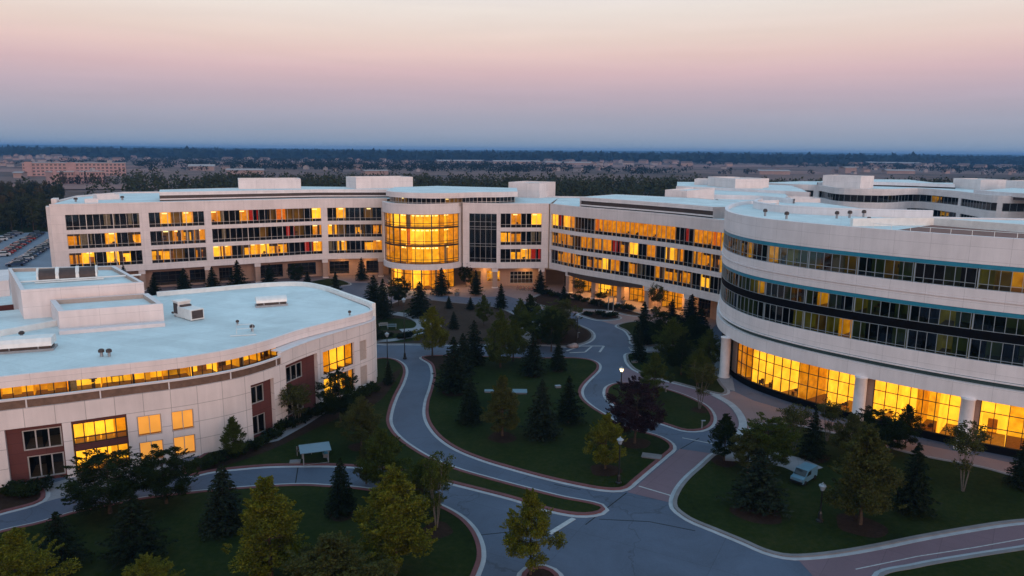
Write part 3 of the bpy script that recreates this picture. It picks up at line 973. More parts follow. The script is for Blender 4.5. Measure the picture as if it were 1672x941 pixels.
# ground floor: recessed arcade wall, columns, soffit, entrance glass
gw, gm = MB(), MB()
gl_specs = []
CLg, CRg = Curve(CLx.pts(-3.4, 1.0)), Curve(CR_.pts(-4.4, 1.0))
CMg = Curve(CM.pts(-3.2, 1.0))
og = []
for a, b in ((250, 300), (310, 345), (358, 380), (424, 462), (470, 516), (538, 570), (598, 622)):
    s0, s1 = CLg.find(a, 2), CLg.find(b, 2)
    og.append((s0, s1, 0.5, 3.6))
wall(gw, CLg, 0, CLg.L, 0, ZS + .1, og, depth=.3, top=False)
for o in og:
    gl_specs.append((CLg, *o, 4, 'K', 'frame_dark'))
om = [(1.0, 3.6, .1, 3.4), (5.0, 8.2, 1.0, 3.6), (10.5, CMg.L - 3.0, .6, 3.4)]
obj('arcade_wall', gw, M['arcade'], far)
gw = MB()
wall(gw, CMg, 0, CMg.L, 0, ZS + .1, om, depth=.3, top=False)
gl_specs += [(CMg, *om[0], 3, 'D', 'frame_dark'), (CMg, *om[1], 3, 'L', 'frame'), (CMg, *om[2], 6, 'K', 'frame')]
orr = []
for a, b, st in ((905, 925, 'KA'), (938, 968, 'LA'), (976, 1018, 'PL'), (1027, 1055, 'LL'), (1080, 1114, 'AL'), (1140, 1160, 'K')):
    s0, s1 = CRg.find(a, 2), CRg.find(b, 2)
    orr.append((s0, s1, .12, 3.9))
    gl_specs.append((CRg, s0, s1, .12, 3.9, 4, st, 'frame_dark'))
obj('arcade_wall', gw, M['arcade'], far)
gw = MB()
wall(gw, CRg, 0, CRg.L, 0, ZS + .1, orr, depth=.3, top=False)
obj('arcade_wall', gw, M['arcade'], far)
for C, s0, s1, z0, z1, nv, st, fr in gl_specs:
    window(far, C, s0, s1, z0, z1, .18, nv, (z0 + (z1 - z0) * .36, z0 + (z1 - z0) * .7), st, fr, 'glass', .08, 4.0)
COg = Curve(arc(RC, RR - 1.2, 192, 334, 36))
window(far, COg, .3, COg.L - .3, 0.08, 4.7, 0.1, 9, (3.6,), 'APLPLLA', 'frame_dark', 'glass_clear', 0.13, 5.0, 'entrance_glass', (3, 5))
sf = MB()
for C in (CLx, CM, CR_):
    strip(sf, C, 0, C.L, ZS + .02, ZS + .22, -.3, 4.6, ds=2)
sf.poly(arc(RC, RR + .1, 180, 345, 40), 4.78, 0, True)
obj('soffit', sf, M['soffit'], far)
for C, pxs in ((CLx, (233, 340, 421, 531, 622)), (CM, (808, 884)), (CR_, (928, 970, 1012, 1057, 1122))):
    for p in pxs:
        s = C.find(p, 2.3, -.5)
        c = C.at(s, -.75)
        nrm = C.at(s, 1)
        ang = math.atan2(nrm[1] - C.at(s)[1], nrm[0] - C.at(s)[0])
        b = MB()
        b.box((c[0], c[1], 1.9), (1.0, 1.15, 3.8), ang, 0)
        b.box((c[0], c[1], 4.23), (1.2, 1.35, .86), ang, 1)
        b.box((c[0], c[1], .12), (1.2, 1.35, .24), ang, 1)
        obj('column', b, [M['arcade'], M['precast']], far)
# shallow bronze canopy over the lit arcade of the right wing
b = MB()
s0, s1 = CR_.find(928, 4), CR_.find(1050, 4)
for i in range(12):
    u, v = s0 + (s1 - s0) * i / 12, s0 + (s1 - s0) * (i + 1) / 12
    def sag(t):
        return -.7 * math.sin(math.pi * t) * .9
    p, q = C_at = (CR_.at(u, .25), CR_.at(v, .25))
    pi, qi = CR_.at(u, -.2), CR_.at(v, -.2)
    zp, zq = 4.6 + sag(i / 12), 4.6 + sag((i + 1) / 12)
    b.quad((*p, zp - .35), (*q, zq - .35), (*q, 4.9), (*p, 4.9), 0)
    b.quad((*pi, zp - .35), (*qi, zq - .35), (*q, zq - .35), (*p, zp - .35), 0)
obj('canopy', b, M['louver'], far)
# roofs
rf = MB()
back = [(30, 185), (10, 205), (-40, 212), (-75, 196), (-100, 170)]
def roof_of(C, back_pts, z):
    rf.poly(C.pts(-.5, 1.5) + back_pts, z)
roof_of(CLx, [(-22, 205), (-70, 206), G(200, 316, 19.15), G(125, 322.5, 19.15), (-99, 161)], 19.15)
rf.poly([CM.at(0, -.5), CM.at(CM.L / 2, -.5), CM.at(CM.L, -.5), (12, 192), (-22, 205), (-29.5, 180)], 19.155)
rf.poly(CR_.pts(-.5, 1.5) + [(48, 133), (58, 150), (34, 190), (12, 192)], 19.16)
rf.poly(arc(RC, RR + .1, 170, 360, 40), 19.17)
obj('roof', rf, M['roof'], far)
# left end pier wall and its side windows
b = MB()
b.prism([(-97.0, 153.2), (-95.9, 151.2), (-95.0, 151.0), (-96.2, 153.6)], 0, 18.9)
b.prism([(-101.5, 163.0), (-99.9, 159.6), (-99.0, 160.1), (-100.5, 163.4)], 0, 19.9)
b.prism([(-99.8, 161.2), (-96.2, 153.6), (-95.6, 154.0), (-99.2, 161.6)], 17.2, 18.8)
b.prism([(-99.8, 161.2), (-96.2, 153.6), (-95.6, 154.0), (-99.2, 161.6)], 12.9, 13.6)
b.prism([(-99.8, 161.2), (-96.2, 153.6), (-95.6, 154.0), (-99.2, 161.6)], 8.8, 9.5)
b.prism([(-99.6, 161.4), (-96.0, 153.8), (-95.4, 154.2), (-99.0, 161.8)], 0, 5.5)
b.prism([(-99.4, 161.5), G(125, 322.5, 19.15), G(200, 316, 19.15), (-70, 206), (-22, 205), (12, 192), (34, 190), (34.2, 190.5), (12, 192.5), (-22, 205.5), (-70.2, 206.5), G(199, 315.7, 19.15), G(124, 322.2, 19.15), (-99.8, 161.8)], 0, 19.5)
obj('end_wall', b, M['precast'], far)
b = MB()
b.prism([(-99.5, 161.0), (-96.0, 153.8), (-95.0, 154.3), (-98.5, 161.5)], 5.5, 17.2)
obj('end_glazing', b, M['louver'], far)
# recessed penthouse storeys with brown louvre bands under white fascias
def penthouse(C_front, back_pts, z0, z1, lou=True, fascia=.75, name='penthouse'):
    b = MB()
    C = Curve(C_front)
    h = z1 - fascia
    wall(b, C, 0, C.L, h, z1, (), off=.5, depth=.7, m=0)
    strip(b, C, 0, C.L, z0 + 1.15, z0 + 1.4, .3, .35, m=0, ds=2)
    wall(b, C, 0, C.L, z0, h, (), off=0, depth=.2, m=1, top=False)
    strip(b, C, 0, C.L, h - .02, h, .5, .6, m=0, ds=2)
    pts = C.pts(.45, 2) + back_pts
    b.poly(pts, z1 - .05, 2)
    k = len(pts)
    for i in range(len(C.pts(.45, 2)) - 1, k):
        p, q = pts[i], pts[(i + 1) % k]
        b.quad((*p, z0), (*q, z0), (*q, z1), (*p, z1), 0)
        b.quad((*q, z0), (*p, z0), (*p, z1), (*q, z1), 0)
    return obj(name, b, [M['precast'], M['louver'], M['roof']], far)
penthouse([(-79.5, 166.2), (-62, 176), (-48, 183.5), (-31.5, 186.5), (-28.0, 186.8)], [(-22, 198), (-58, 198), (-84, 176)], 18.3, 21.2)
ring_c = arc(RC, RR + 3.6, 205, 318, 30)
Cr2 = Curve(arc((-18.5, 173.5), 10.2, 188, 300, 30) + [(-8.5, 168.6), (-3, 169.8), (0.6, 172.5)])
b = MB()
wall(b, Cr2, 0, Cr2.L, 20.6, 21.7, (), off=.9, depth=1.0, m=0, ds=.8)
strip(b, Cr2, 0, Cr2.L, 20.55, 20.6, .9, 1.2, m=0, ds=.8)
b.poly(Cr2.pts(.85, 1) + [(1, 190), (-20, 197), (-30, 188)], 21.66, 2)
obj('rotunda_roof', b, [M['precast'], M['louver'], M['roof']], far)
b_ = window(far, Cr2, 0.2, Cr2.L - .2, 18.7, 20.55, 0.0, 34, (19.5,), 'KDKKDKKK', 'frame', 'glass', .09, 1.5, 'clerestory', (), False)
s0 = CR_.find(934, 19.4)
fr = [CR_.at(s, -2.6) for s in splits(s0, CR_.find(1150, 19.4), 3)]
penthouse(fr, [(50, 138), (40, 160), (24, 172)], 18.3, 21.3)
def block(name, p, z0, z1, mats=None, parent=far, lid=True):
    b = MB()
    k = len(p)
    area_ = sum(p[i][0] * p[(i + 1) % k][1] - p[(i + 1) % k][0] * p[i][1] for i in range(k))
    if area_ < 0:
        p = p[::-1]
    C = Curve(p + [p[0]])
    b.prism(p, z0, z1 - .35, 0, 1)
    cx, cy = sum(q[0] for q in p) / k, sum(q[1] for q in p) / k
    inn = [(q[0] + (cx - q[0]) * .04, q[1] + (cy - q[1]) * .04) for q in p]
    for i in range(k):
        j = (i + 1) % k
        b.quad((*p[i], z1 - .35), (*p[j], z1 - .35), (*p[j], z1), (*p[i], z1), 0)
        b.quad((*p[i], z1), (*p[j], z1), (*inn[j], z1), (*inn[i], z1), 2)
        b.quad((*inn[j], z1 - .35), (*inn[i], z1 - .35), (*inn[i], z1), (*inn[j], z1), 0)
    return obj(name, b, mats or [M['precast'], M['roof'], M['cap']], parent)
def topbox(pxs, z1, z0, depth_m, name='plant_room', parent=far, mats=None):
    """roof-top plant room: front top edge given in the photo (left, right) at height z1, so many metres deep"""
    (x0, y0), (x1, y1) = G(*pxs[0], z1), G(*pxs[1], z1)
    l = math.hypot(x1 - x0, y1 - y0)
    nx, ny = -(y1 - y0) / l, (x1 - x0) / l
    return block(name, [(x0, y0), (x1, y1), (x1 + nx * depth_m, y1 + ny * depth_m), (x0 + nx * depth_m, y0 + ny * depth_m)], z0, z1, mats, parent)
topbox([(389, 292.5), (491, 292)], 23.6, 20.9, 7)
topbox([(581, 290), (674, 289)], 24.0, 20.9, 8)
topbox([(881, 299), (907, 297)], 23.0, 18.3, 9)
topbox([(1086, 310), (1122, 311.5)], 22.6, 18.3, 16)
topbox([(158, 318.5), (195, 317.5)], 20.3, 19.1, 5)
topbox([(138, 326), (160, 325.5)], 19.9, 19.1, 3)

# ---------------------------------------------------------------- right curved building
rb = thing('curved_office_building', (50, 100, 0), 'big curved grey white office building with dark ribbon windows above a glowing glass lobby', 'building')
CB = Curve(catmull([(47, 131.5), (40.2, 127.5), (35.2, 119.5), (31.8, 110.5), (30.3, 102.3), (31.3, 94.8), (34.8, 88.3), (39.8, 82.2), (45.2, 76.9), (51.2, 72.2),
                    (58.5, 67.8), (68, 63.5), (80, 60)], False, 10))
wb = MB()
strip(wb, CB, 0, CB.L, 20.0, 22.85, 0.0, 0.5, ds=.8)
strip(wb, CB, 0, CB.L, 16.5, 17.4, 0.0, 0.5, ds=.8)
strip(wb, CB, 0, CB.L, 16.25, 16.4, 0.10, 0.6, ds=.8)
strip(wb, CB, 0, CB.L, 15.3, 16.15, 0.05, 0.55, ds=.8)
strip(wb, CB, 0, CB.L, 8.1, 9.9, 0.0, 0.5, ds=.8)
strip(wb, CB, 0, CB.L, 7.9, 8.04, 0.18, 0.6, ds=.8)
strip(wb, CB, 0, CB.L, 5.8, 7.4, 0.28, 0.8, ds=.8)
strip(wb, CB, 0, CB.L, 16.15, 16.5, -.06, 0.4, ds=.8)
obj('wall', wb, M['precast_cool'], rb)
tb = MB()
strip(tb, CB, 0, CB.L, 19.55, 19.98, -.02, 0.3, ds=.8)
strip(tb, CB, 0, CB.L, 14.85, 15.28, -.02, 0.3, ds=.8)
obj('teal_fascia', tb, M['teal'], rb)
tb = MB()
strip(tb, CB, 0, CB.L, 7.4, 7.9, -.25, 0.3, ds=.8)
strip(tb, CB, 0, CB.L, 8.04, 8.1, -.05, 0.3, ds=.8)
obj('reveal', tb, M['teal_dark'], rb)
tb = MB()
strip(tb, CB, 0, CB.L, 12.15, 13.1, -.12, 0.3, ds=.8)
obj('spandrel', tb, M['black_panel'], rb)
R.seed(23)
sA, sZ = CB.find(1171, 14) * 0 + 4.0, CB.find(1700, 14)
NB = 12
for (z0, z1, tr, wt) in ((17.4, 19.55, (17.95,), {'K': 44, 'O': 34, 'D': 6, 'Y': 12, 'A': 3, 'L': 1}),
                         (13.1, 14.85, (), {'K': 40, 'O': 40, 'D': 5, 'Y': 12, 'A': 2, 'L': 1}),
                         (9.9, 12.15, (10.2,), {'K': 52, 'O': 28, 'D': 6, 'Y': 10, 'A': 3, 'L': 1})):
    for i in range(NB + 12):
        a, b = sA + (sZ - sA) * i / NB, min(CB.L, sA + (sZ - sA) * (i + 1) / NB)
        if b - a < 1.5:
            break
        st = styles(4, wt)
        if i < 4 and z0 > 17:
            st = styles(4, {'A': 2, 'K': 6, 'D': 3})
        window(rb, CB, a + .06, b - .06, z0, z1, .14, 6, tr, st, 'frame_cool', 'glass_green', .055, 3.2, 'window', (0,))
# lobby
CBl = Curve(CB.pts(-.75, .8))
lob = MB()
strip(lob, CBl, 0, CBl.L, 0, .85, 0.1, 0.5, ds=.8)
obj('plinth', lob, M['black_panel'], rb)
near_ = min(range(len(CB.p)), key=lambda i: math.hypot(CB.p[i][0] - 30.3, CB.p[i][1] - 99.2))
cols_s = [CB.s[near_], CB.find(1404, 3), CB.find(1577, 3)]
while cols_s[-1] + 11 < CB.L:
    cols_s.append(cols_s[-1] + 9.5)
segs = [(6.0, cols_s[0] - .9)] + [(a + .8, b - .8) for a, b in zip(cols_s, cols_s[1:])]
R.seed(8)
for k, (a, b) in enumerate(segs):
    s0, s1 = CBl.find(PX(*CB.at(a), 3)[0], 3), CBl.find(PX(*CB.at(b), 3)[0], 3)
    s0, s1 = a * CBl.L / CB.L, b * CBl.L / CB.L
    window(rb, CBl, s0, s1, .88, 5.8, .02, max(6, round((s1 - s0) / 1.25)), (2.75, 4.35), ('K' if k == 0 else ['LPPLP', 'PPLP', 'PLP'][(k - 1) % 3]), 'frame_dark', 'glass_clear', .07, 6.0, 'lobby_window', (), floor=.3)
for k, (u, v) in enumerate(zip(segs, segs[1:])):
    b = MB()
    strip(b, CBl, u[1] * CBl.L / CB.L, v[0] * CBl.L / CB.L, .85, 5.8, 0, .3)
    obj('lobby_pier', b, M['arcade'], rb)
for s in cols_s:
    c = CB.at(s, .15 if s > cols_s[0] else .55)
    b = MB()
    b.lathe((c[0], c[1], 0), [(.85, 0), (.85, .25), (.68, .3), (.66, 5.6), (.74, 5.72), (.74, 5.85)], 20)
    obj('column', b, M['cap'], rb, True)
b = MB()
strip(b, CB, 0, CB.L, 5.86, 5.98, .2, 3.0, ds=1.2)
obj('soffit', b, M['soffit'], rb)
rf = MB()
rf.poly(CB.pts(-.45, 1.5) + [(90, 66), (84, 99.6), (66.5, 100.6), (52, 103.2), (40.5, 110.5), (39.4, 119)], 22.3)
obj('roof', rf, M['roof'], rb)
b = MB()
Cback = Curve(catmull([(42, 126), (38.8, 119), (39.6, 110.8), (44.5, 106.0), (51.7, 103.4), (59.4, 102), (65.8, 100.9), (80, 99.6)], False, 8))
strip(b, Cback, 0, Cback.find(1524, 23.4), 0, 23.4, 0, .6, ds=1)
strip(b, Cback, Cback.find(1524, 23.4), Cback.L, 0, 22.5, 0, .6, ds=1)
obj('rear_parapet', b, M['precast_cool'], rb)
# low white upstand walls and the red paved terrace beyond
ta, tb_, tc_ = G(1448, 379, 22.3), G(1514, 368, 22.3), G(1700, 383, 22.3)
b = MB()
Ct = Curve([G(1392, 370, 22.3), tb_, tc_])
strip(b, Ct, 0, Ct.L, 22.2, 23.25, 0, .5, ds=3)
obj('upstand_wall', b, M['metal_white'], rb)
b = MB()
b.poly([tuple(ta), (tb_[0] + .3, tb_[1] - .4), (tc_[0], tc_[1] - .4), (78, 72), (64, 68), CB.at(CB.find(1672, 22), -.6), CB.at(CB.find(1560, 22), -.6)], 22.36)
obj('terrace', b, M['terrace'], rb)
b = MB()
Crl = CB
s0, s1 = CB.find(1420, 22.8), CB.find(1700, 22.8)
for s in splits(s0, s1, 2.2):
    p = CB.at(s, -.9)
    b.tube([(*p, 22.3), (*p, 23.35)], .03, 5)
for z in (23.33,):
    b.tube([(*CB.at(s, -.9), z) for s in splits(s0, s1, 1.1)], .03, 5)
obj('railing', b, M['metal_white'], rb)

# ---------------------------------------------------------------- low roofs linking the wings behind
lk = thing('link_building', (75, 160, 0), 'low white link block of stepped flat roofs behind the curved building', 'building')
def slab(C_front, back_pts, z0, z1, parent, lou=0.0, name='roof_step'):
    b = MB()
    C = Curve(C_front)
    wall(b, C, 0, C.L, z1 - 1.2, z1, (), depth=.6, m=0, inner=z1 - .5)
    if lou:
        wall(b, C, 0, C.L, z1 - 1.2 - lou, z1 - 1.2, (), off=-.5, depth=.2, m=1, top=False)
        wall(b, C, 0, C.L, z0, z1 - 1.2 - lou, (), off=0, depth=.6, m=0)
    else:
        wall(b, C, 0, C.L, z0, z1 - 1.2, (), depth=.2, m=0, top=False)
    f = C.pts(-.5, 2)
    pts = f + back_pts
    b.poly(pts, z1 - .45, 2)
    for i in range(len(f) - 1, len(pts)):
        p, q = pts[i], pts[(i + 1) % len(pts)]
        b.quad((*p, z0), (*q, z0), (*q, z1 - .4), (*p, z1 - .4), 0)
        b.quad((*q, z0), (*p, z0), (*p, z1 - .4), (*q, z1 - .4), 0)
    return obj(name, b, [M['precast_cool'], M['louver'], M['roof']], parent)
def GL(pxs, z):
    return [G(*p, z) for p in pxs]
slab(catmull(GL([(1120, 331), (1200, 332), (1300, 336), (1400, 342), (1480, 346)], 20.3), False, 6), [(73, 150), (70, 176), (60, 190), (40, 190)], 0, 20.3, lk)
slab(catmull(GL([(1124, 316), (1170, 318), (1240, 320), (1295, 325)], 20.9), False, 6), [(72, 196), (76, 210), (52, 225)], 0, 20.9, lk, .9)
slab(catmull(GL([(1104, 304), (1160, 306), (1240, 310), (1322, 314)], 21.2), False, 6), [(84, 215), (90, 240), (66, 262), (58, 262)], 0, 21.2, lk)
topbox([(1201, 292), (1256, 291.5)], 23.5, 20.5, 9, parent=lk)
topbox([(1156, 288.5), (1201, 292)], 23.6, 20.5, 9, parent=lk)
topbox([(1134, 292.5), (1157, 293)], 22.6, 20.5, 9, parent=lk)
topbox([(1291, 323.5), (1340, 324.5)], 20.8, 19.5, 7, parent=lk)

# ---------------------------------------------------------------- far right building with two ribbon windows
fb = thing('rear_office_building', (140, 250, 0), 'wavy white office block with dark ribbon windows standing behind the curved building', 'building')
CF = Curve(catmull(GL([(1235, 299), (1300, 302), (1334, 303), (1372, 308), (1440, 310), (1500, 308.5), (1560, 313), (1620, 320), (1640, 321), (1700, 322), (1780, 330)], 19.5), False, 8))
wf = MB()
sW = [CF.find(p, 16) for p in (1262, 1328, 1336, 1564, 1568, 1627, 1636, 1700)]
sW2 = [CF.find(p, 11) for p in (1480, 1560, 1566, 1630)]
opf = [(a, b, 15.2, 17.6) for a, b in zip(sW[::2], sW[1::2])] + [(a, b, 10.2, 12.9) for a, b in zip(sW2[::2], sW2[1::2])]
wall(wf, CF, 0, CF.L, 0, 19.7, opf, depth=.6, inner=18.6, ds=2)
obj('wall', wf, M['precast_cool'], fb)
R.seed(31)
for a, b, z0, z1 in opf:
    k = max(1, round((b - a) / 16))
    for i in range(k):
        u, v = a + (b - a) * i / k, a + (b - a) * (i + 1) / k
        window(fb, CF, u + .05, v - .05, z0, z1, .3, max(4, round((v - u) / 2.2)), (), styles(max(2, int((v - u) / 4)), {'K': 84, 'D': 6, 'A': 6, 'L': 6}), 'frame_cool', 'glass_green', .09, 4)
rf = MB()
rf.poly(CF.pts(-.5, 3) + [(260, 235), (250, 330), (130, 335), (95, 305)], 18.7)
obj('roof', rf, M['roof'], fb)
topbox([(1344, 286), (1406, 288)], 23.2, 18.6, 10, parent=fb)
topbox([(1557, 291), (1602, 293.5)], 22.4, 18.6, 10, parent=fb)
topbox([(1643, 294.5), (1700, 297)], 22.6, 18.6, 10, parent=fb)
slab(catmull(GL([(1336, 298), (1420, 297), (1500, 299), (1560, 301)], 20.4), False, 5), [(176, 330), (140, 332)], 18.6, 20.4, fb, .5)
slab(catmull(GL([(1590, 310), (1640, 314), (1720, 319)], 20.6), False, 5), [(240, 250), (190, 270)], 18.6, 20.6, fb, .8)

# ---------------------------------------------------------------- left low building with the serpentine wall
lb = thing('low_office_building', (-45, 85, 0), 'low white building with a serpentine wall, dark red bays and pale blue flat roof', 'building')
CW = Curve(catmull([(-66, 52), (-58, 56.5), (-52.5, 59.6), (-47.0, 62.8), (-42.0, 65.2), (-37.0, 67.9), (-31.8, 70.8), (-28.2, 73.9), (-26.0, 77.6), (-24.4, 82.0), (-22.3, 86.6), (-19.9, 91.0),
                    (-18.3, 94.3), (-18.5, 96.8), (-20.6, 99.8), (-24.5, 105), (-29.8, 112)], False, 10))
CE = Curve(catmull([(-68, 55.5), (-58, 60), (-52.5, 62.8), (-47.7, 65.3), (-43.2, 67.6), (-38.4, 69.9), (-33.6, 72.5), (-29.9, 75.7), (-27.4, 79.4), (-25.3, 84.2), (-22.8, 88.2), (-20.3, 92),
                    (-18.8, 95.0), (-19.2, 97.2), (-21.0, 99.8), (-24.9, 105), (-30.2, 112)], False, 10))
CW.smax = 0.775
CE.smax = 0.775
sC = CW.find(462, 7.5)
sCE = CE.find(462, 8.5)
def sp_(p, z):
    return CW.find(p, z)
Ro = [sp_(12, 3), sp_(105, 3)]
Am = [sp_(120, 3), sp_(210, 3)]
R3 = [sp_(412, 3), sp_(449, 3)]
R4 = [sp_(468, 4.5), sp_(519, 4.5)]
A5 = [sp_(528, 5), sp_(578, 5)]
ops = [(Ro[0], Ro[1], .05, 5.6), (Am[0], Am[1], .05, 5.6),
       (R3[0], R3[1], .05, 6.3), (R4[0], R4[1], .05, 7.1), (A5[0], A5[1], 3.95, 6.9), (A5[0], A5[1], .5, 3.45)]
sm = []
for a, b in ((226, 265), (282, 318)):
    for z0, z1 in ((3.05, 5.15), (.4, 2.45)):
        sm.append((sp_(a, 3), sp_(b, 3), z0, z1))
blank = []
for z0, z1 in ((4.1, 6.7), (.7, 3.3)):
    blank.append((sp_(588, 4), sp_(599, 4), z0, z1))
w1 = MB()
wall(w1, CW, 0, sC, 0, 7.45, ops + sm, depth=.55, ds=.9)
wall(w1, CW, sC, CW.L, 0, 8.75, [o for o in ops if o[0] > sC - 3] + blank, depth=.55, ds=.7) if False else None
o2 = [o for o in ops if o[0] >= sC] + blank
w1 = MB()
wall(w1, CW, 0, sC, 0, 7.45, [o for o in ops if o[1] <= sC] + sm, depth=.55, ds=.9)
wall(w1, CW, sC, CW.L, 0, 8.75, o2, depth=.55, ds=.7)
strip(w1, CW, sC - .3, sC, 7.45, 8.75, 0, .5)
obj('wall', w1, M['precast_grid'], lb)
b = MB()
wall(b, CE, 0, CE.L, 8.98, 10.02, (), off=0.25, depth=.35, ds=.8)
strip(b, CE, 0, CE.L, 8.9, 8.98, .25, .9, ds=.8)
obj('fascia', b, M['precast'], lb)
b = MB()
strip(b, CE, sCE, CE.L, 8.86, 8.9, .1, .3, ds=.8)
obj('reveal', b, M['teal_dark'], lb)  # dark strip paints the shadow of the groove below the fascia
b = MB()
strip(b, CW, sC, CW.L, 8.75, 8.85, .06, 1.6, ds=.8)
obj('ledge', b, M['cap'], lb)
b = MB()
strip(b, CW, 0, sC - .2, 7.46, 8.25, -.12, .10, m=0, ds=.9)
strip(b, CW, 0, sC - .2, 8.25, 8.42, .02, .36, m=1, ds=.9)
for s in splits(1, sC - 1, 6.2):
    strip(b, CW, s - .06, s + .06, 7.46, 8.25, -.05, .2, m=1)
obj('balcony_rail', b, [M['bronze_rail'], M['cap']], lb)
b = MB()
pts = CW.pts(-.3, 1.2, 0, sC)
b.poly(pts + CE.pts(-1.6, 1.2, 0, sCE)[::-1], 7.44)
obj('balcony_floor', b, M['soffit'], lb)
R.seed(77)
k = 9
for i in range(k):
    a, c = sCE * i / k, sCE * (i + 1) / k
    window(lb, CE, a + .05, c - .05, 7.5, 8.95, -.0 + .8, 5, (), ['PL', 'LP', 'AP', 'PL', 'LA', 'PL', 'LA', 'PL', 'LA'][i], 'frame_dark', 'glass_clear', .07, 1.7, 'clerestory_window', (0,))
# recessed red bays with stacked three light windows
def red_bay(s0, s1, ztop, wspecs, nv):
    sc_ = Curve(CW.pts(-.5, .6, s0, s1))
    b = MB()
    fr = sc_.L / (s1 - s0)
    oo = [((a - s0) * fr, (c - s0) * fr, z0, z1) for a, c, z0, z1 in wspecs]
    wall(b, sc_, 0, sc_.L, .02, ztop + .05, oo, depth=.22, top=False, ds=.9)
    bay = obj('red_bay', b, M['red_panel'], lb)
    for o in oo:
        window(lb, sc_, o[0] + .01, o[1] - .01, o[2] + .01, o[3] - .01, .12, nv, (), 'KK' if o[0] < 99 else 'K', 'frame', 'glass', .11, 3.2)
red_bay(Ro[0], Ro[1], 5.6, [(sp_(38, 3), sp_(103, 3), 3.15, 5.15), (sp_(42, 3), sp_(103, 3), .35, 2.6)], 3)
red_bay(R3[0], R3[1], 6.3, [(sp_(413.5, 3), sp_(438, 3), 3.9, 5.9), (sp_(413.5, 3), sp_(438, 3), .4, 2.6)], 2)
red_bay(R4[0], R4[1], 7.1, [(sp_(474, 4.5), sp_(500, 4.5), 4.7, 6.6), (sp_(474, 4.5), sp_(500, 4.5), .8, 3.2)], 3)
# big amber bays
for (s0, s1, z0, z1, st, tr) in ((Am[0] + .06, Am[1] - .06, 3.15, 5.25, 'PPPA', (3.75,)), (Am[0] + .06, Am[1] - .06, .25, 2.55, 'PPL', ())):
    window(lb, CW, s0, s1, z0, z1, .42, 5, tr if z0 > 3 else (), st, 'frame_dark', 'glass_clear', .09, 1.9)
b = MB()
sA_ = Curve(CW.pts(-.28, .8, Am[0], Am[1]))
strip(b, sA_, .02, sA_.L - .02, 2.56, 3.14, 0, .3)
obj('red_spandrel', b, M['red_panel'], lb)
b = MB()
strip(b, sA_, .02, sA_.L - .02, 5.27, 5.58, 0, .3)
obj('red_spandrel', b, M['red_panel'], lb)
for z0, z1, st in ((3.95, 6.9, 'LPPL'), (.5, 3.45, 'PPL')):
    window(lb, CW, A5[0] + .03, A5[1] - .03, z0 + .02, z1 - .02, .30, 4, (z0 + 1.0,) if z0 > 2 else (), st, 'frame_dark', 'glass_clear', .09, 4.0)
for (a, c, z0, z1) in sm:
    window(lb, CW, a + .02, c - .02, z0 + .02, z1 - .02, .12, 2, (), 'B', 'frame', 'glass_clear', .07, 2.2)
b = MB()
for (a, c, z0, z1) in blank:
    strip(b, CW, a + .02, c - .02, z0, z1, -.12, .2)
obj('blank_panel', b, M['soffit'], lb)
b = MB()
b.poly(CE.pts(-.1, 1.2) + [(-34.5, 115), (-39.4, 114.2), (-51.3, 104.8), (-64, 95), (-80, 84), (-86, 66)], 9.93)
obj('roof', b, M['roof'], lb)
Cq = Curve(catmull([G(602, 497, 10.5), G(588, 491.5, 10.5), G(560, 481.5, 10.5), G(520, 468, 10.5), G(487, 462.5, 10.5), G(440, 463.5, 10.5), G(350, 471, 10.5), G(257, 479, 10.5)], False, 6))
b = MB()
strip(b, Curve(Cq.p[::-1]), 0, Cq.L, 0.0, 10.55, -.5, .5, ds=1)
obj('rear_parapet', b, M['metal_white'], lb)
b = MB()
Cq2 = Curve([G(-60, 552, 10.5), G(0, 541.5, 10.5), G(97, 524, 10.5)])
strip(b, Cq2, 0, Cq2.L, 9.9, 10.6, 0, .5, ds=2)
obj('rear_parapet', b, M['metal_white'], lb)
def penta(pxs, z1, z0, name, lip=.45):
    p = GL(pxs, z1)
    b = MB()
    cx, cy = sum(q[0] for q in p) / 4, sum(q[1] for q in p) / 4
    inn = []
    for q in p:
        d = math.hypot(q[0] - cx, q[1] - cy)
        inn.append((q[0] + (cx - q[0]) * .62 / d * 1.3, q[1] + (cy - q[1]) * .62 / d * 1.3))
    L = 0
    for i in range(4):
        j = (i + 1) % 4
        d = math.hypot(p[i][0] - p[j][0], p[i][1] - p[j][1])
        b.quad((*p[i], z0), (*p[j], z0), (*p[j], z1), (*p[i], z1), 0, [(L, z0), (L + d, z0), (L + d, z1), (L, z1)])
        b.quad((*p[i], z1), (*p[j], z1), (*inn[j], z1), (*inn[i], z1), 2)
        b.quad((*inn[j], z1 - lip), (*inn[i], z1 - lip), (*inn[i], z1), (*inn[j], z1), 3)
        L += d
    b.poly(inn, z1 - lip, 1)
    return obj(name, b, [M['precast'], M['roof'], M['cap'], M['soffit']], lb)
penta([(33.5, 474), (234.5, 461), (186.8, 434), (13.4, 438)], 13.6, 0, 'stair_block', .5)
penta([(94.6, 508.8), (266, 496), (242, 479), (81.6, 490)], 12.2, 9.9, 'plant_room', .55)
b = MB()
q = GL([(96.3, 543), (268.5, 529.5), (270, 533), (97, 547)], 9.95)
b.prism(q, 9.9, 10.35)
obj('plinth_trim', b, M['cap'], lb)
# dark side court between the wings at the left edge
b = MB()
b.prism(GL([(-60, 480), (30, 470), (34, 496), (-60, 505)], 8.6), 7.6, 8.6, 0, 2)
b.prism(GL([(-60, 520), (36, 516), (34, 497), (-60, 506)], 8.0), 0, 7.0, 1)
obj('side_wing', b, [M['red_panel'], M['louver'], M['roof']], lb)
b = MB()
b.prism(GL([(-40, 462), (14, 458), (16, 440), (-40, 443)], 11.0), 0, 11.0)
obj('side_stair', b, M['precast'], lb)

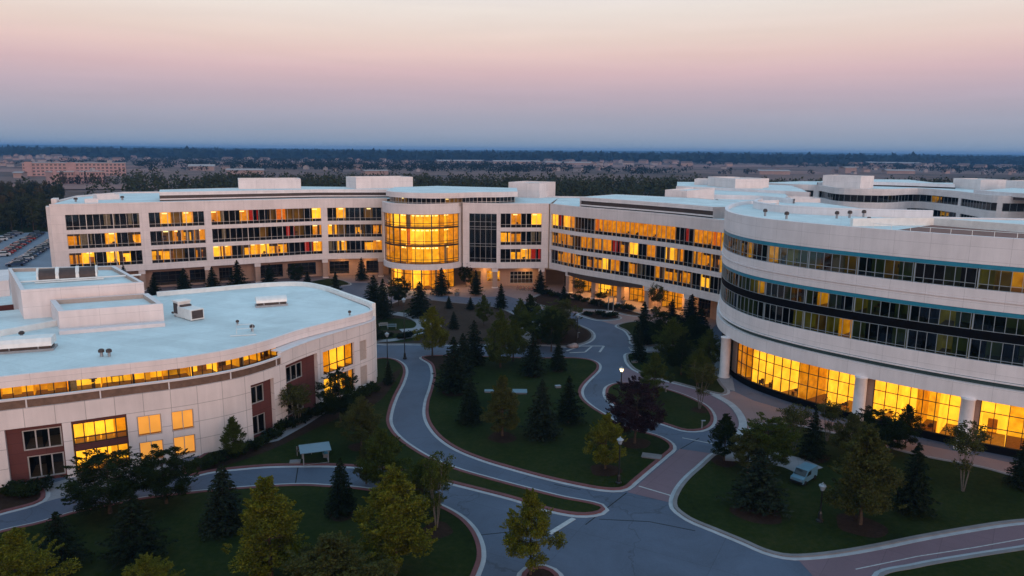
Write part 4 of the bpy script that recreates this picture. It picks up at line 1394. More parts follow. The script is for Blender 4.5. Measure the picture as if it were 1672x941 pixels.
# ---------------------------------------------------------------- roof-top machines: things that stand on the roofs
def at_roof(px, py, z):
    return (*G(px, py, z), z)
def roof_angle(px0, py0, px1, py1, z):
    a, b = G(px0, py0, z), G(px1, py1, z)
    return math.atan2(b[1] - a[1], b[0] - a[0])
ra = roof_angle(100, 540, 268, 529, 9.93)
def hood(loc, rz, L, W, label, dark=True, rounded=False):
    t = thing('roof_ventilator', loc, label, 'roof ventilator', 'ventilators on the pale roof', rz)
    b = MB()
    b.box((0, 0, .12), (L * 1.04, W * 1.05, .24))
    obj('base', b, M['metal_grey'], t, shift=(0, 0, 0))
    b = MB()
    b.box((0, 0, .40), (L * .94, W * .8, .40))
    obj('grille', b, M['louver'], t, shift=(0, 0, 0))
    b = MB()
    n = 9
    prof = []
    for i in range(n + 1):
        w = math.pi * i / n
        if rounded:
            prof.append((-W * .55 * math.cos(w), .60 + .75 * math.sin(w) ** .8))
        else:
            prof.append((-W * .60 * math.cos(w), .58 + .85 * min(1, math.sin(w) * 1.5)))
    for (y0, z0), (y1, z1) in zip(prof, prof[1:]):
        b.quad((-L / 2, y0, z0), (L / 2, y0, z0), (L / 2, y1, z1), (-L / 2, y1, z1))
    for x, r in ((-L / 2, 0), (L / 2, 1)):
        i0 = len(b.v)
        b.v += [(x, y, z) for y, z in prof]
        f = tuple(range(i0, i0 + n + 1))
        b.f.append(f if not r else f[::-1])
        b.m.append(0)
        b.uv.append([(0, 0)] * (n + 1))
    b.quad((-L / 2, prof[0][0] if False else prof[0][0], prof[0][1]), (-L / 2, prof[-1][0], prof[-1][1]), (L / 2, prof[-1][0], prof[-1][1]), (L / 2, prof[0][0], prof[0][1]))
    obj('hood', b, M['metal_white'], t, shift=(0, 0, 0))
    b = MB()
    for x in (-L * .25, L * .25):
        b.box((x, -W * .42, .55), (.12, .12, .6))
    obj('bracket', b, M['metal_grey'], t, shift=(0, 0, 0))
    return t
hood(at_roof(43, 572, 9.93), ra, 5.2, 2.0, 'long white box ventilator near the front left edge of the pale roof')
hood(at_roof(443, 499, 9.93), ra + .06, 4.0, 1.7, 'small white rounded ventilator alone towards the far right of the pale roof', rounded=True)
t = thing('air_handler', at_roof(312, 520, 9.93), 'white air handling unit with dark open ends in the middle of the pale roof', 'air handler', None, ra - 1.05)
b = MB(); b.box((0, 0, .75), (3.4, 1.7, 1.3)); obj('casing', b, M['metal_white'], t, shift=(0, 0, 0))
b = MB(); b.box((-2.2, 0, 1.0), (1.3, 1.6, 1.9)); b.box((-2.2, 0, 2.0), (1.5, 1.8, .12)); obj('intake', b, M['metal_white'], t, shift=(0, 0, 0))
for c_, d_ in (((1.72, 0, .78), (.10, 1.4, 1.0)), ((-2.2, -.82, 1.1), (1.0, .08, 1.3)), ((-1.2, 0, 1.45), (.5, 1.3, .3))):
    b = MB(); b.box(c_, d_); obj('grille', b, M['louver'], t, shift=(0, 0, 0))
b = MB(); [b.box((x, y, .08), (.3, .3, .16)) for x in (-2.5, 0, 1.4) for y in (-.7, .7)]; obj('foot', b, M['metal_grey'], t, shift=(0, 0, 0))
b = MB(); b.tube([(-2.9, -.4, .3), (-3.7, -.6, .3)], .14, 6); b.tube([(-2.9, .3, .5), (-3.6, .5, .5)], .12, 6); b.tube([(-2.9, 0, .9), (-3.4, 0, .9)], .1, 6); obj('pipe', b, M['louver'], t, shift=(0, 0, 0))
rb2 = roof_angle(33, 474, 234, 461, 13.1)
t = thing('cooling_unit', at_roof(102, 458, 13.1), 'triple barrel cooling unit with white ribs on the top of the square stair block', 'cooling unit', None, rb2)
for i in range(3):
    b = MB()
    c = -2.6 + i * 2.35
    n = 9
    for k in range(n):
        w0, w1 = math.pi * k / n, math.pi * (k + 1) / n
        b.quad((c, -1.2 * math.cos(w0), .45 + 1.25 * math.sin(w0)), (c + 2.0, -1.2 * math.cos(w0), .45 + 1.25 * math.sin(w0)), (c + 2.0, -1.2 * math.cos(w1), .45 + 1.25 * math.sin(w1)), (c, -1.2 * math.cos(w1), .45 + 1.25 * math.sin(w1)))
    b.box((c + 1, 0, .3), (2, 2.3, .5))
    obj('barrel', b, M['louver'], t, shift=(0, 0, 0))
    b = MB()
    for xx in (c - .12, c + 2.04):
        b.tube([(xx, -1.25 * math.cos(math.pi * k / 10), .45 + 1.32 * math.sin(math.pi * k / 10)) for k in range(11)], .14, 5)
    obj('rib', b, M['metal_white'], t, shift=(0, 0, 0))
b = MB(); b.tube([(-4.6, -1.5, .35), (9.6, -1.5, .35)], .12, 6); b.tube([(-3, -1.7, .15), (5, -1.7, .15)], .1, 6); obj('pipe', b, M['metal_white'], t, shift=(0, 0, 0))
vent0 = None
for (px, py, z, lab) in ((166, 582, 9.93, 'small dark twin roof vent, left one of a pair on the pale roof'), (178.5, 582, 9.93, 'small dark twin roof vent, right one of a pair on the pale roof'),
                         (36, 552, 9.93, 'dark mushroom vent behind the long white box ventilator'), (571, 515, 9.93, 'tiny roof vent near the far rounded corner of the pale roof'),
                         (412, 541, 9.93, 'short pipe vent at the right middle of the pale roof'), (388, 531, 9.93, 'low vent stub beside the pipe frame on the pale roof')):
    if vent0 is None:
        vent0 = thing('roof_vent', at_roof(px, py, z), lab, 'roof vent', 'small vents on the pale roof')
        b = MB(); b.lathe((0, 0, 0), [(.16, 0), (.16, .45)], 8); obj('pipe', b, M['metal_grey'], vent0, shift=(0, 0, 0))
        b = MB(); b.lathe((0, 0, .45), [(.30, 0), (.30, .22), (.16, .34)], 8); obj('cap', b, M['louver'], vent0, shift=(0, 0, 0))
    else:
        dup(vent0, at_roof(px, py, z), R.random(), (1, 1, 1) if py > 540 else (.7, .7, .8), lab)
for (px, py, z, lab) in ((1249, 353, 22.3, 'small bent roof vent alone on the curved building roof near its left end'), (1284, 358, 22.3, 'tall hooked vent on the curved building roof'),
                         (1366, 357, 22.3, 'first small vent of the row along the curved building roof'), (1387, 356, 22.3, 'second small vent of the row along the curved building roof'),
                         (1410, 355, 22.3, 'third small vent of the row along the curved building roof'), (1434, 354, 22.3, 'fourth small vent of the row along the curved building roof'),
                         (1418, 368, 22.3, 'funnel topped vent at the edge of the curved building roof')):
    dup(vent0, at_roof(px, py, z), R.random(), (1, 1, 1.3), lab, 'vents on the curved building roof')
for (px, py, z, lab) in ((1108, 330, 20.0, 'vent on the low link roof, nearest the curved building'), (1131, 331, 19.9, 'vent on the low link roof, second from the left'), (1146, 331.5, 19.9, 'vent on the low link roof, in the middle of its row'), (1170, 333, 19.9, 'vent on the low link roof at the right of its row'),
                         (124, 330, 19.15, 'vent on the left end roof of the long building'), (200, 327, 19.15, 'vent on the left wing roof beside the penthouse')):
    dup(vent0, at_roof(px, py, z), R.random(), (1.4, 1.4, 1.2), lab, 'small vents on the rear roofs')
t = thing('pipe_frame', at_roof(400, 545, 9.93), 'thin white pipe frame standing on the right half of the pale roof', 'pipe frame', None, ra)
b = MB()
b.tube([(-.9, 0, 0), (-.9, 0, 1.1), (.9, 0, 1.1), (.9, 0, 0)], .035, 5); b.tube([(-.9, 0, .6), (.9, 0, .6)], .03, 5)
obj('pipe', b, M['metal_white'], t, shift=(0, 0, 0))
b = MB(); b.tube([(-1.6, -.9, .07), (1.2, -1.2, .07)], .05, 5); obj('rail', b, M['metal_white'], t, shift=(0, 0, 0))

# ================================================================== TREES
T = random.Random(3)
def leaf(mb, p, s, out=None, asp=.6, m=0):
    """one small leaf spray: a bent quad with a random lean"""
    a = Vector((T.gauss(0, 1), T.gauss(0, 1), T.gauss(0, .7)))
    if out is not None:
        a = a * .8 + out * 1.0
    if a.length < 1e-3:
        a = Vector((1, 0, 0))
    a.normalize()
    b = a.cross(Vector((T.gauss(0, 1), T.gauss(0, 1), T.gauss(0, 1))))
    if b.length < 1e-3:
        return
    b.normalize()
    a, b = a * s, b * s * asp
    p = Vector(p)
    i = len(mb.v)
    mb.v += [tuple(p - a * .5), tuple(p + b * .5), tuple(p + a * .6), tuple(p - b * .5)]
    mb.f.append((i, i + 1, i + 2, i + 3))
    mb.m.append(m)
    mb.uv.append([(0, 0), (1, 0), (1, 1), (0, 1)])

def clump(mb, c, r, n, s, squash=.8):
    c = Vector(c)
    for _ in range(n):
        d = Vector((T.gauss(0, 1), T.gauss(0, 1), T.gauss(0, 1))).normalized()
        q = T.random() ** .45
        leaf(mb, c + Vector((d.x * r, d.y * r, d.z * r * squash)) * q, s * T.uniform(.7, 1.3), d)

def make_deciduous(kind):
    """unit tree 8 m tall, 5 m wide: trunk with limbs, uneven crown of leaf clumps"""
    tr, cw = MB(), MB()
    h, w = 8.0, 2.5
    t0 = {'oval': .16, 'round': .20, 'pyramid': .12, 'vase': .18}[kind]
    lean = (T.uniform(-.15, .15), T.uniform(-.15, .15))
    zs = [0, .1, .3, .6, .9]
    tr.tube([(lean[0] * z, lean[1] * z, z * h) for z in zs], [.16, .12, .09, .05, .015], 6)
    def prof(t):
        if kind == 'oval':
            return max(.12, math.sin(math.pi * min(1, (t * .9 + .1)) ** .85)) * (1.0 - .12 * t)
        if kind == 'pyramid':
            return max(.06, (1 - t) ** .75 * min(1, (t + .12) * 3.2))
        if kind == 'round':
            return max(.25, math.sin(math.pi * (t * .84 + .12)) ** .55)
        return max(.25, math.sin(math.pi * (t * .70 + .20)) ** .8)
    nl = 20
    for i in range(nl):                                        # limbs
        t = T.uniform(.0, .85)
        z = h * (t0 + (1 - t0) * t * .85)
        a = i * 2.4 + T.uniform(-.4, .4)
        r = w * prof(t) * T.uniform(.55, .95)
        p0 = (lean[0] * z / h, lean[1] * z / h, z)
        p2 = (math.cos(a) * r, math.sin(a) * r, z + r * .45)
        p1 = (p2[0] * .5, p2[1] * .5, z + r * .15)
        tr.tube([p0, p1, p2], [.05, .03, .01], 4, cap=False)
    for i in range(100):
        t = T.random() ** .9
        a = T.uniform(0, 2 * math.pi)
        bump = 1 + .22 * math.sin(a * 3 + t * 9 + (1 if kind == 'round' else 2)) + T.uniform(-.14, .14)
        r = w * prof(t) * bump * (T.random() ** .5 * .75 + .18)
        z = h * (t0 + (1 - t0) * (t * .93 + .03))
        cr_ = w * T.uniform(.15, .30) * (1 if t < .8 else .6)
        clump(cw, (math.cos(a) * r, math.sin(a) * r, z), cr_, int(215 * (cr_ / (w * .22)) ** 1.6) + 40, .145)
    for i in range(60):                                        # sprigs that stand out of the crown
        t = T.random() ** .8
        a = T.uniform(0, 2 * math.pi)
        r = w * prof(t) * T.uniform(.95, 1.22)
        z = h * (t0 + (1 - t0) * (t * .97 + .05))
        c0 = Vector((math.cos(a) * r, math.sin(a) * r, z))
        dr = Vector((math.cos(a), math.sin(a), T.uniform(.3, 1.4))).normalized()
        for j in range(5):
            clump(cw, c0 + dr * (j * .11 - .2), .17 - j * .022, 14, .13)
    return tr, cw

def make_conifer(seed, full=1.0, droop=.25, ex=.74, rag=.22):
    tr, cw = MB(), MB()
    h, w = 8.0, 2.5
    tr.tube([(0, 0, 0), (0, 0, h * .5), (0, 0, h * .985)], [.15, .09, .012], 6)
    lv = 25
    for i in range(lv):
        t = i / (lv - 1)
        z = h * (.07 + .90 * t)
        ln = w * ((1 - t) ** ex * .97 + .03) * (1.0 if i % 2 else .90)
        if i == 0:
            ln *= .8
        nb = max(5, int(14 * (1 - t * .5)))
        ph = T.uniform(0, 6)
        for k in range(nb):
            a = ph + 2 * math.pi * k / nb + T.uniform(-.2, .2)
            L = ln * (T.uniform(.72, 1.06) + rag * math.sin(a * 2 + i * 1.7)) * full
            d = Vector((math.cos(a), math.sin(a), 0))
            z0 = z + T.uniform(-.12, .12)
            m = max(3, int(L / .15))
            for j in range(m):
                u = (j + 1) / m
                p = d * (L * u) + Vector((0, 0, z0 - droop * L * u * u + .12 * L * (u ** 4)))
                wd = .40 * (1 - u * .5)
                side = Vector((-d.y, d.x, 0))
                for sgn in (-1, 1):
                    q = p + side * sgn * wd * T.uniform(.1, .9) * L * .45 + Vector((0, 0, T.uniform(-.10, .03)))
                    leaf(cw, q, .36 * T.uniform(.7, 1.25), d * .8 + side * sgn * .8 + Vector((0, 0, -.25)), .5)
            if k % 2 == 0:
                tr.tube([(0, 0, z0), tuple(d * L * .9 + Vector((0, 0, z0 - droop * L * .8)))], [.025, .006], 3, cap=False)
    return tr, cw

def make_sparse():
    """multi stemmed small tree, branches showing through thin leaves"""
    tr, cw = MB(), MB()
    h, w = 8.0, 2.5
    for k in range(6):
        a = k * 2 * math.pi / 6 + T.uniform(-.3, .3)
        tip = Vector((math.cos(a) * w * T.uniform(.3, .85), math.sin(a) * w * T.uniform(.3, .85), h * T.uniform(.72, .95)))
        mid = Vector((tip.x * .38, tip.y * .38, h * .36))
        tr.tube([(math.cos(a) * .12, math.sin(a) * .12, 0), tuple(mid), tuple(tip)], [.05, .034, .012], 5)
        for j in range(10):
            u = T.uniform(.35, 1)
            p = mid.lerp(tip, u) if u > .4 else Vector((0, 0, 0)).lerp(mid, u + .5)
            q = p + Vector((T.uniform(-1, 1), T.uniform(-1, 1), T.uniform(.2, 1.1))) * .9
            tr.tube([tuple(p), tuple(q)], [.03, .008], 4, cap=False)
            clump(cw, q, T.uniform(.4, .7), 44, .23)
            clump(cw, p.lerp(q, .5), .5, 22, .22)
    return tr, cw

VAR = {}
def variant(key, maker, mats, leafmats):
    tr, cw = maker()
    trm = tr.mesh('trunk', [M[mats]])
    for lm in leafmats:
        VAR.setdefault((key, lm), []).append((trm, cw.mesh('crown', [M[lm]])))
for i in range(2):
    variant('spruce', lambda: make_conifer(i), 'bark', ['spruce', 'spruce_blue'])
variant('spruce', lambda: make_conifer(9, 1.0, .38, .62, .1), 'bark', ['spruce', 'spruce_blue'])
variant('spruce', lambda: make_conifer(4, 1.0, .15, .85, .3), 'bark', ['spruce', 'spruce_blue'])
variant('spruce', lambda: make_conifer(5, 1.05, .30, .66, .28), 'bark', ['spruce', 'spruce_blue'])
for i in range(2):
    variant('oval', lambda: make_deciduous('oval'), 'bark', ['leaf_yellow', 'leaf_green', 'leaf_dark', 'leaf_olive'])
variant('pyramid', lambda: make_deciduous('pyramid'), 'bark', ['leaf_yellow', 'leaf_green', 'leaf_dark', 'leaf_olive'])
variant('pyramid', lambda: make_deciduous('pyramid'), 'bark', ['leaf_yellow', 'leaf_green', 'leaf_dark', 'leaf_olive'])
variant('round', lambda: make_deciduous('round'), 'bark', ['leaf_dark', 'leaf_green', 'leaf_plum', 'leaf_olive'])
variant('round', lambda: make_deciduous('round'), 'bark', ['leaf_dark', 'leaf_green', 'leaf_plum', 'leaf_olive'])
variant('sparse', make_sparse, 'bark_pale', ['leaf_olive', 'leaf_green', 'leaf_dark'])

def tree(px, base, top, wpx, kind, lm, label, z=0.15):
    """a tree standing on the survey point under (px, base); height and width from the photo"""
    x, y = G(px, base, z)
    dep = Vector((x, y, -H)).dot(AX[2])
    hm = (H - z) * (base - top) / (base - horizon(px))
    wm = wpx * dep / FOC * (1.12 if kind == 'spruce' else 1.10)
    k = T.randrange(len(VAR[(kind, lm)]))
    trm, crm = VAR[(kind, lm)][k]
    nm = {'spruce': 'spruce_tree', 'sparse': 'multi_stem_tree'}.get(kind, 'broadleaf_tree')
    grp = {'spruce': 'spruces of the campus garden', 'sparse': 'thin multi stemmed trees of the garden'}.get(kind, 'leafy trees of the campus garden')
    t = thing(nm, (x, y, z - .02), label, 'tree', grp, T.uniform(0, 6.28))
    t.scale = (wm / 5.0, wm / 5.0, hm / 8.0)
    obj('trunk', trm, None, t)
    obj('crown', crm, None, t)
    return t

TREES = [
 (180, 838, 734, 112, 'round', 'leaf_dark', 'round dark green tree in front of the big amber windows, left of a pair'),
 (272, 822, 725, 86, 'round', 'leaf_dark', 'round dark green tree on the lawn edge in front of the small lit windows'),
 (222, 912, 788, 100, 'spruce', 'spruce', 'broad dark spruce below the pair of round dark trees'),
 (100, 925, 826, 76, 'spruce', 'spruce', 'dark spruce between the yellow bush at the lower left corner and a broader spruce'),
 (35, 1012, 850, 122, 'oval', 'leaf_yellow', 'yellow green tree cut by the lower left corner of the photo'),
 (246, 1000, 897, 86, 'oval', 'leaf_yellow', 'small yellow green tree top at the bottom edge, below the broad spruce'),
 (368, 865, 748, 78, 'spruce', 'spruce_blue', 'dark spruce at the kerb left of the tall yellow green pyramid tree'),
 (443, 950, 768, 132, 'pyramid', 'leaf_yellow', 'tall yellow green pyramid tree in the lower left lawn'),
 (558, 838, 740, 54, 'spruce', 'spruce', 'slim dark spruce standing against the lower left drive'),
 (645, 935, 752, 138, 'pyramid', 'leaf_yellow', 'big bright yellow green tree on the lower lawn near the round kerb end'),
 (545, 1005, 862, 155, 'oval', 'leaf_olive', 'wide olive tree at the bottom edge between two yellow green trees'),
 (626, 800, 694, 72, 'oval', 'leaf_green', 'mid green tree behind the big yellow green tree, at the drive fork'),
 (713, 862, 735, 58, 'sparse', 'leaf_green', 'thin leggy green tree right of the big yellow green tree'),
 (866, 938, 793, 82, 'oval', 'leaf_yellow', 'upright yellow green tree alone in the tiny round island at the bottom'),
 (383, 747, 677, 44, 'pyramid', 'leaf_green', 'small pyramid tree against the gridded pale wall'),
 (487, 694, 626, 64, 'sparse', 'leaf_olive', 'grey multi stemmed tree in front of the dark red bay'),
 (556, 690, 602, 60, 'round', 'leaf_dark', 'dark tree in front of the tall amber window of the low building'),
 (590, 728, 644, 60, 'oval', 'leaf_olive', 'olive tree on the lawn right of the picnic shelter'),
 (635, 628, 587, 20, 'spruce', 'spruce', 'narrow little spruce at the foot of the lamp by the building corner'),
 (741, 640, 545, 64, 'spruce', 'spruce', 'big dark spruce at the left end of the middle lawn'),
 (774, 594, 519, 40, 'spruce', 'spruce', 'dark spruce just behind the big spruce of the middle lawn'),
 (768, 690, 612, 46, 'spruce', 'spruce', 'dark spruce inside the bend of the drive on the middle lawn'),
 (820, 712, 610, 66, 'pyramid', 'leaf_olive', 'olive pyramid tree at the centre of the middle lawn'),
 (884, 714, 612, 62, 'spruce', 'spruce_blue', 'tall spruce right of the olive pyramid tree on the middle lawn'),
 (928, 690, 608, 50, 'spruce', 'spruce', 'dark spruce on the right of the middle lawn, beside the taller spruce'),
 (817, 600, 504, 56, 'pyramid', 'leaf_green', 'full green pyramid tree on the far edge of the middle lawn'),
 (870, 612, 538, 44, 'spruce', 'spruce', 'dark spruce on the far edge of the middle lawn near the hatched road marking'),
 (911, 604, 554, 32, 'spruce', 'spruce', 'little tiered spruce next to the hatched road marking'),
 (988, 766, 669, 56, 'oval', 'leaf_yellow', 'upright yellow green tree beside the street lamp at the lawn corner'),
 (1036, 724, 617, 76, 'round', 'leaf_plum', 'dark plum leaved round tree by the lit lamp'),
 (611, 512, 447, 48, 'spruce', 'spruce', 'dense dark spruce behind the rounded corner of the pale roof'),
 (651, 499, 452, 34, 'round', 'leaf_dark', 'round headed dark tree left of the rotunda forecourt'),
 (686, 517, 457, 44, 'spruce', 'spruce', 'dark spruce at the ring path below the rotunda'),
 (721, 481, 436, 30, 'spruce', 'spruce', 'tiered spruce right in front of the glowing rotunda entrance'),
 (706, 582, 499, 48, 'oval', 'leaf_yellow', 'yellow green tree on the edge of the dry garden beside the ring path'),
 (741, 537, 507, 20, 'spruce', 'spruce_blue', 'tiny spruce alone on the brown ground of the dry garden'),
 (549, 493, 442, 28, 'spruce', 'spruce', 'spruce rising behind the far edge of the pale roof'),
 (768, 506, 484, 16, 'spruce', 'spruce', 'tiny spruce on the plaza edge, right one of a small pair'),
 (733, 504, 482, 14, 'spruce', 'spruce', 'tiny spruce on the plaza edge, left one of a small pair'),
 (777, 482, 439, 24, 'spruce', 'spruce', 'spruce in the plaza bed right of the rotunda'),
 (761, 468, 429, 19, 'round', 'leaf_dark', 'small dark tree against the right side of the rotunda'),
 (818, 504, 461, 22, 'spruce', 'spruce', 'spruce at the plaza edge in front of the arcade column'),
 (790, 532, 481, 24, 'oval', 'leaf_green', 'slim green tree in the dry garden behind the full green pyramid tree'),
 (849, 556, 487, 40, 'pyramid', 'leaf_green', 'green pyramid tree in the dry garden beside the pale walk'),
 (884, 562, 498, 62, 'round', 'leaf_green', 'wide green tree at the right end of the dry garden, nearest the pale walk'),
 (917, 550, 488, 56, 'round', 'leaf_olive', 'wide olive tree at the right end of the dry garden, next to the road bend'),
 (882, 479, 439, 26, 'spruce', 'spruce', 'dark spruce left of the long planting bed, by the bicycles'),
 (920, 499, 465, 20, 'spruce', 'spruce', 'small spruce growing in the long planting bed'),
 (946, 490, 455, 26, 'sparse', 'leaf_olive', 'thin young tree in front of the glowing arcade, left one'),
 (978, 500, 476, 24, 'sparse', 'leaf_dark', 'low dark young tree in front of the arcade pillar'),
 (1050, 562, 489, 40, 'spruce', 'spruce', 'dark spruce on the lawn right of the road bend, the taller of two'),
 (1043, 590, 530, 30, 'spruce', 'spruce', 'dark spruce at the little cross path right of the road'),
 (1069, 530, 463, 32, 'sparse', 'leaf_olive', 'thin olive tree in front of the last glowing arcade bay'),
 (1097, 522, 486, 20, 'spruce', 'spruce', 'narrow spruce before the lit arcade bay, left of the last column'),
 (1128, 532, 478, 38, 'spruce', 'spruce', 'dark spruce in front of the last arcade column'),
 (1097, 592, 516, 54, 'oval', 'leaf_green', 'green tree in the shade between the road and the curved building'),
 (1128, 582, 512, 46, 'oval', 'leaf_dark', 'dark tree in the shaded corner under the curved building'),
 (1155, 606, 536, 42, 'oval', 'leaf_green', 'green tree close to the curved building soffit'),
 (1068, 650, 574, 46, 'oval', 'leaf_green', 'green tree on the far end of the teardrop lawn'),
 (1142, 668, 588, 48, 'sparse', 'leaf_olive', 'multi stemmed olive tree on the right of the teardrop lawn'),
 (302, 480, 436, 30, 'spruce', 'spruce', 'leftmost full spruce before the arcade of the long building'),
 (348, 478, 434, 30, 'spruce', 'spruce', 'second spruce from the left before the arcade of the long building'),
 (389, 472, 423, 34, 'spruce', 'spruce', 'tallest spruce before the arcade of the long building'),
 (441, 465, 430, 26, 'spruce', 'spruce', 'spruce before the arcade, just right of the tallest one'),
 (484, 464, 430, 22, 'round', 'leaf_dark', 'small rounded dark tree before the arcade windows'),
 (502, 466, 442, 16, 'spruce', 'spruce', 'small low spruce at the end of the arcade spruces'),
 (591, 458, 419, 22, 'spruce', 'spruce', 'spruce on the plaza lawn just left of the rotunda'),
 (252, 482, 446, 22, 'spruce', 'spruce', 'half hidden spruce behind the square stair block'),
 (205, 480, 431, 20, 'spruce', 'spruce', 'spruce tip peeping over the square stair block'),
 (1182, 752, 672, 54, 'pyramid', 'leaf_dark', 'dark pyramid tree at the pink crossing corner'),
 (1252, 768, 674, 74, 'round', 'leaf_green', 'round green tree left of the small white van'),
 (1237, 830, 724, 92, 'spruce', 'spruce_blue', 'broad spruce in the mulch ring on the right lawn'),
 (1296, 738, 660, 54, 'sparse', 'leaf_olive', 'thin bare looking tree before the first lobby window'),
 (1326, 748, 663, 48, 'spruce', 'spruce', 'dark spruce behind the small white van'),
 (1404, 856, 686, 120, 'pyramid', 'leaf_olive', 'biggest bushy olive tree on the right lawn'),
 (1428, 738, 664, 62, 'round', 'leaf_dark', 'round dark tree in front of the lobby column'),
 (1478, 732, 658, 42, 'oval', 'leaf_dark', 'upright dark tree against the second lobby window'),
 (1488, 836, 712, 68, 'spruce', 'spruce', 'tall dark spruce in front of the second lobby window'),
 (1572, 802, 686, 64, 'sparse', 'leaf_olive', 'pale bare multi stemmed tree before the right lobby column'),
 (1664, 796, 710, 46, 'spruce', 'spruce', 'dark spruce cut by the right edge of the photo'),
 (1112, 612, 548, 44, 'oval', 'leaf_dark', 'dark tree on the lawn edge below the little cross path'),
 (1076, 572, 508, 36, 'round', 'leaf_dark', 'dark round tree behind the two spruces at the cross path'),
 (1143, 560, 500, 40, 'spruce', 'spruce', 'dark spruce in the darkest corner beside the last arcade column'),
 (1138, 628, 566, 40, 'oval', 'leaf_green', 'green tree between the pink path and the curved building'),
 (756, 612, 540, 40, 'spruce', 'spruce', 'spruce between the two big dark spruces of the middle lawn'),
 (838, 590, 520, 44, 'oval', 'leaf_green', 'green tree just right of the full green pyramid tree'),
 (900, 574, 505, 40, 'round', 'leaf_dark', 'dark tree in front of the two wide trees of the dry garden'),
 (866, 545, 480, 34, 'oval', 'leaf_dark', 'dark tree behind the pale walk of the dry garden'),
 (626, 520, 452, 34, 'spruce', 'spruce', 'spruce beside the dense dark spruce behind the pale roof corner'),
 (612, 556, 508, 26, 'spruce', 'spruce', 'spruce half hidden behind the rounded corner of the low building'),
 (1350, 720, 650, 46, 'sparse', 'leaf_olive', 'thin olive tree right of the first lobby window trees'),
 (1388, 752, 672, 60, 'oval', 'leaf_olive', 'olive tree behind the biggest bushy tree of the right lawn'),
 (1452, 742, 680, 44, 'round', 'leaf_dark', 'dark bushy tree between the lobby column and the upright tree'),
 (1220, 772, 700, 50, 'round', 'leaf_olive', 'olive tree behind the broad spruce in the mulch ring'),
 (690, 840, 742, 74, 'oval', 'leaf_green', 'green tree leaning out behind the bright yellow green tree'),
 (598, 790, 716, 40, 'pyramid', 'leaf_olive', 'young olive tree at the drive edge left of the fork'),
]
for a in TREES:
    tree(*a)
# bark mulch rings under lawn trees
for px, py, r in ((820, 714, 1.9), (1037, 724, 2.0), (988, 768, 1.9), (1237, 838, 2.6), (590, 730, 1.6), (713, 866, 1.6), (1182, 753, 1.7), (911, 606, 1.0), (706, 584, 1.4), (558, 840, 1.4), (741, 642, 1.8), (870, 613, 1.3), (1328, 746, 1.8), (1142, 670, 1.2), (1404, 858, 2.4)):
    b = MB()
    c = G(px, py, .16)
    r *= .82
    b.poly([(c[0] + r * (1 + .12 * math.sin(3 * w + px)) * math.cos(w), c[1] + r * (1 + .12 * math.sin(2 * w + py)) * math.sin(w)) for w in [2 * math.pi * k / 22 for k in range(22)]], 0.168)
    struct('mulch_ring', b, M['mulch'])

# shrubs: clipped hedge plants along the low building and in the plaza beds
def make_shrub(lm):
    b = MB()
    for k in range(16):
        a, r = T.uniform(0, 6.28), T.random() ** .5 * .55
        clump(b, (math.cos(a) * r, math.sin(a) * r, T.uniform(.25, .62)), T.uniform(.22, .36), 30, .17)
    return b.mesh('shrub', [M[lm]])
shr = [make_shrub('leaf_dark'), make_shrub('leaf_dark'), make_shrub('spruce')]
def shrub(x, y, s, label, group, z=.15):
    o = obj('shrub', T.choice(shr), None)
    o.location = (x, y, z - .05)
    o.scale = (s, s, s * T.uniform(.75, 1.05))
    o.rotation_euler = (0, 0, T.uniform(0, 6.28))
    tag(o, label, 'shrub', group)
Ch = Curve([G(*q) for q in ((330, 768), (395, 744), (430, 728), (470, 702), (520, 680), (570, 662), (612, 640))])
for i in range(26):
    p = Ch.at(Ch.L * (i + .5) / 26, T.uniform(-.25, .25))
    shrub(p[0], p[1], T.uniform(1.25, 1.75), 'dark clipped shrub in the hedge along the serpentine wall', 'hedge shrubs along the serpentine wall')
for poly_, n, lab, grp in (((892, 482, 1035, 510), 24, 'low dark shrub in the long plaza bed before the arcade', 'shrubs of the long plaza bed'),
                           ((955, 514, 1004, 519), 9, 'low dark shrub in the small plaza bed by the lamp', 'shrubs of the small plaza bed'),
                           ((4, 812, 64, 806), 10, 'low dark shrub in the bed beside the driveway apron', 'shrubs beside the driveway apron'),
                           ((622, 551, 690, 554), 8, 'low shrub beside the pale garden walk', 'shrubs beside the garden walk'),
                           ((1066, 512, 1150, 545), 12, 'shrub in the shade before the last arcade columns', 'shrubs in the shaded corner')):
    for i in range(n):
        u = (i + T.random()) / n
        p = G(poly_[0] + (poly_[2] - poly_[0]) * u, poly_[1] + (poly_[3] - poly_[1]) * u)
        shrub(p[0] + T.uniform(-.9, .9), p[1] + T.uniform(-.9, .9), T.uniform(.9, 1.6), lab, grp)

# ------------------------------------------------------------------ the wood behind the campus
def make_wood_tree(kind, lm):
    b, tr = MB(), MB()
    h = 12.0
    if kind == 'con':
        for i in range(12):
            t = i / 11
            for k in range(9):
                a = T.uniform(0, 6.28)
                r = 2.6 * (1 - t) * T.uniform(.4, 1) + .1
                clump(b, (math.cos(a) * r, math.sin(a) * r, h * (.1 + .88 * t)), .7 * (1 - t * .5), 6, .75)
    else:
        for i in range(46):
            t = T.random()
            a = T.uniform(0, 6.28)
            r = 3.6 * math.sin(math.pi * (t * .8 + .15)) ** .6 * (T.random() ** .5)
            clump(b, (math.cos(a) * r, math.sin(a) * r, h * (.18 + .8 * t)), T.uniform(.8, 1.4), 15, .75)
    tr.tube([(0, 0, 0), (.1, 0, h * .4), (0, .1, h * .85)], [.28, .2, .05], 5)
    return tr.mesh('trunk', [M['bark']]), b.mesh('crown', [M[lm]])
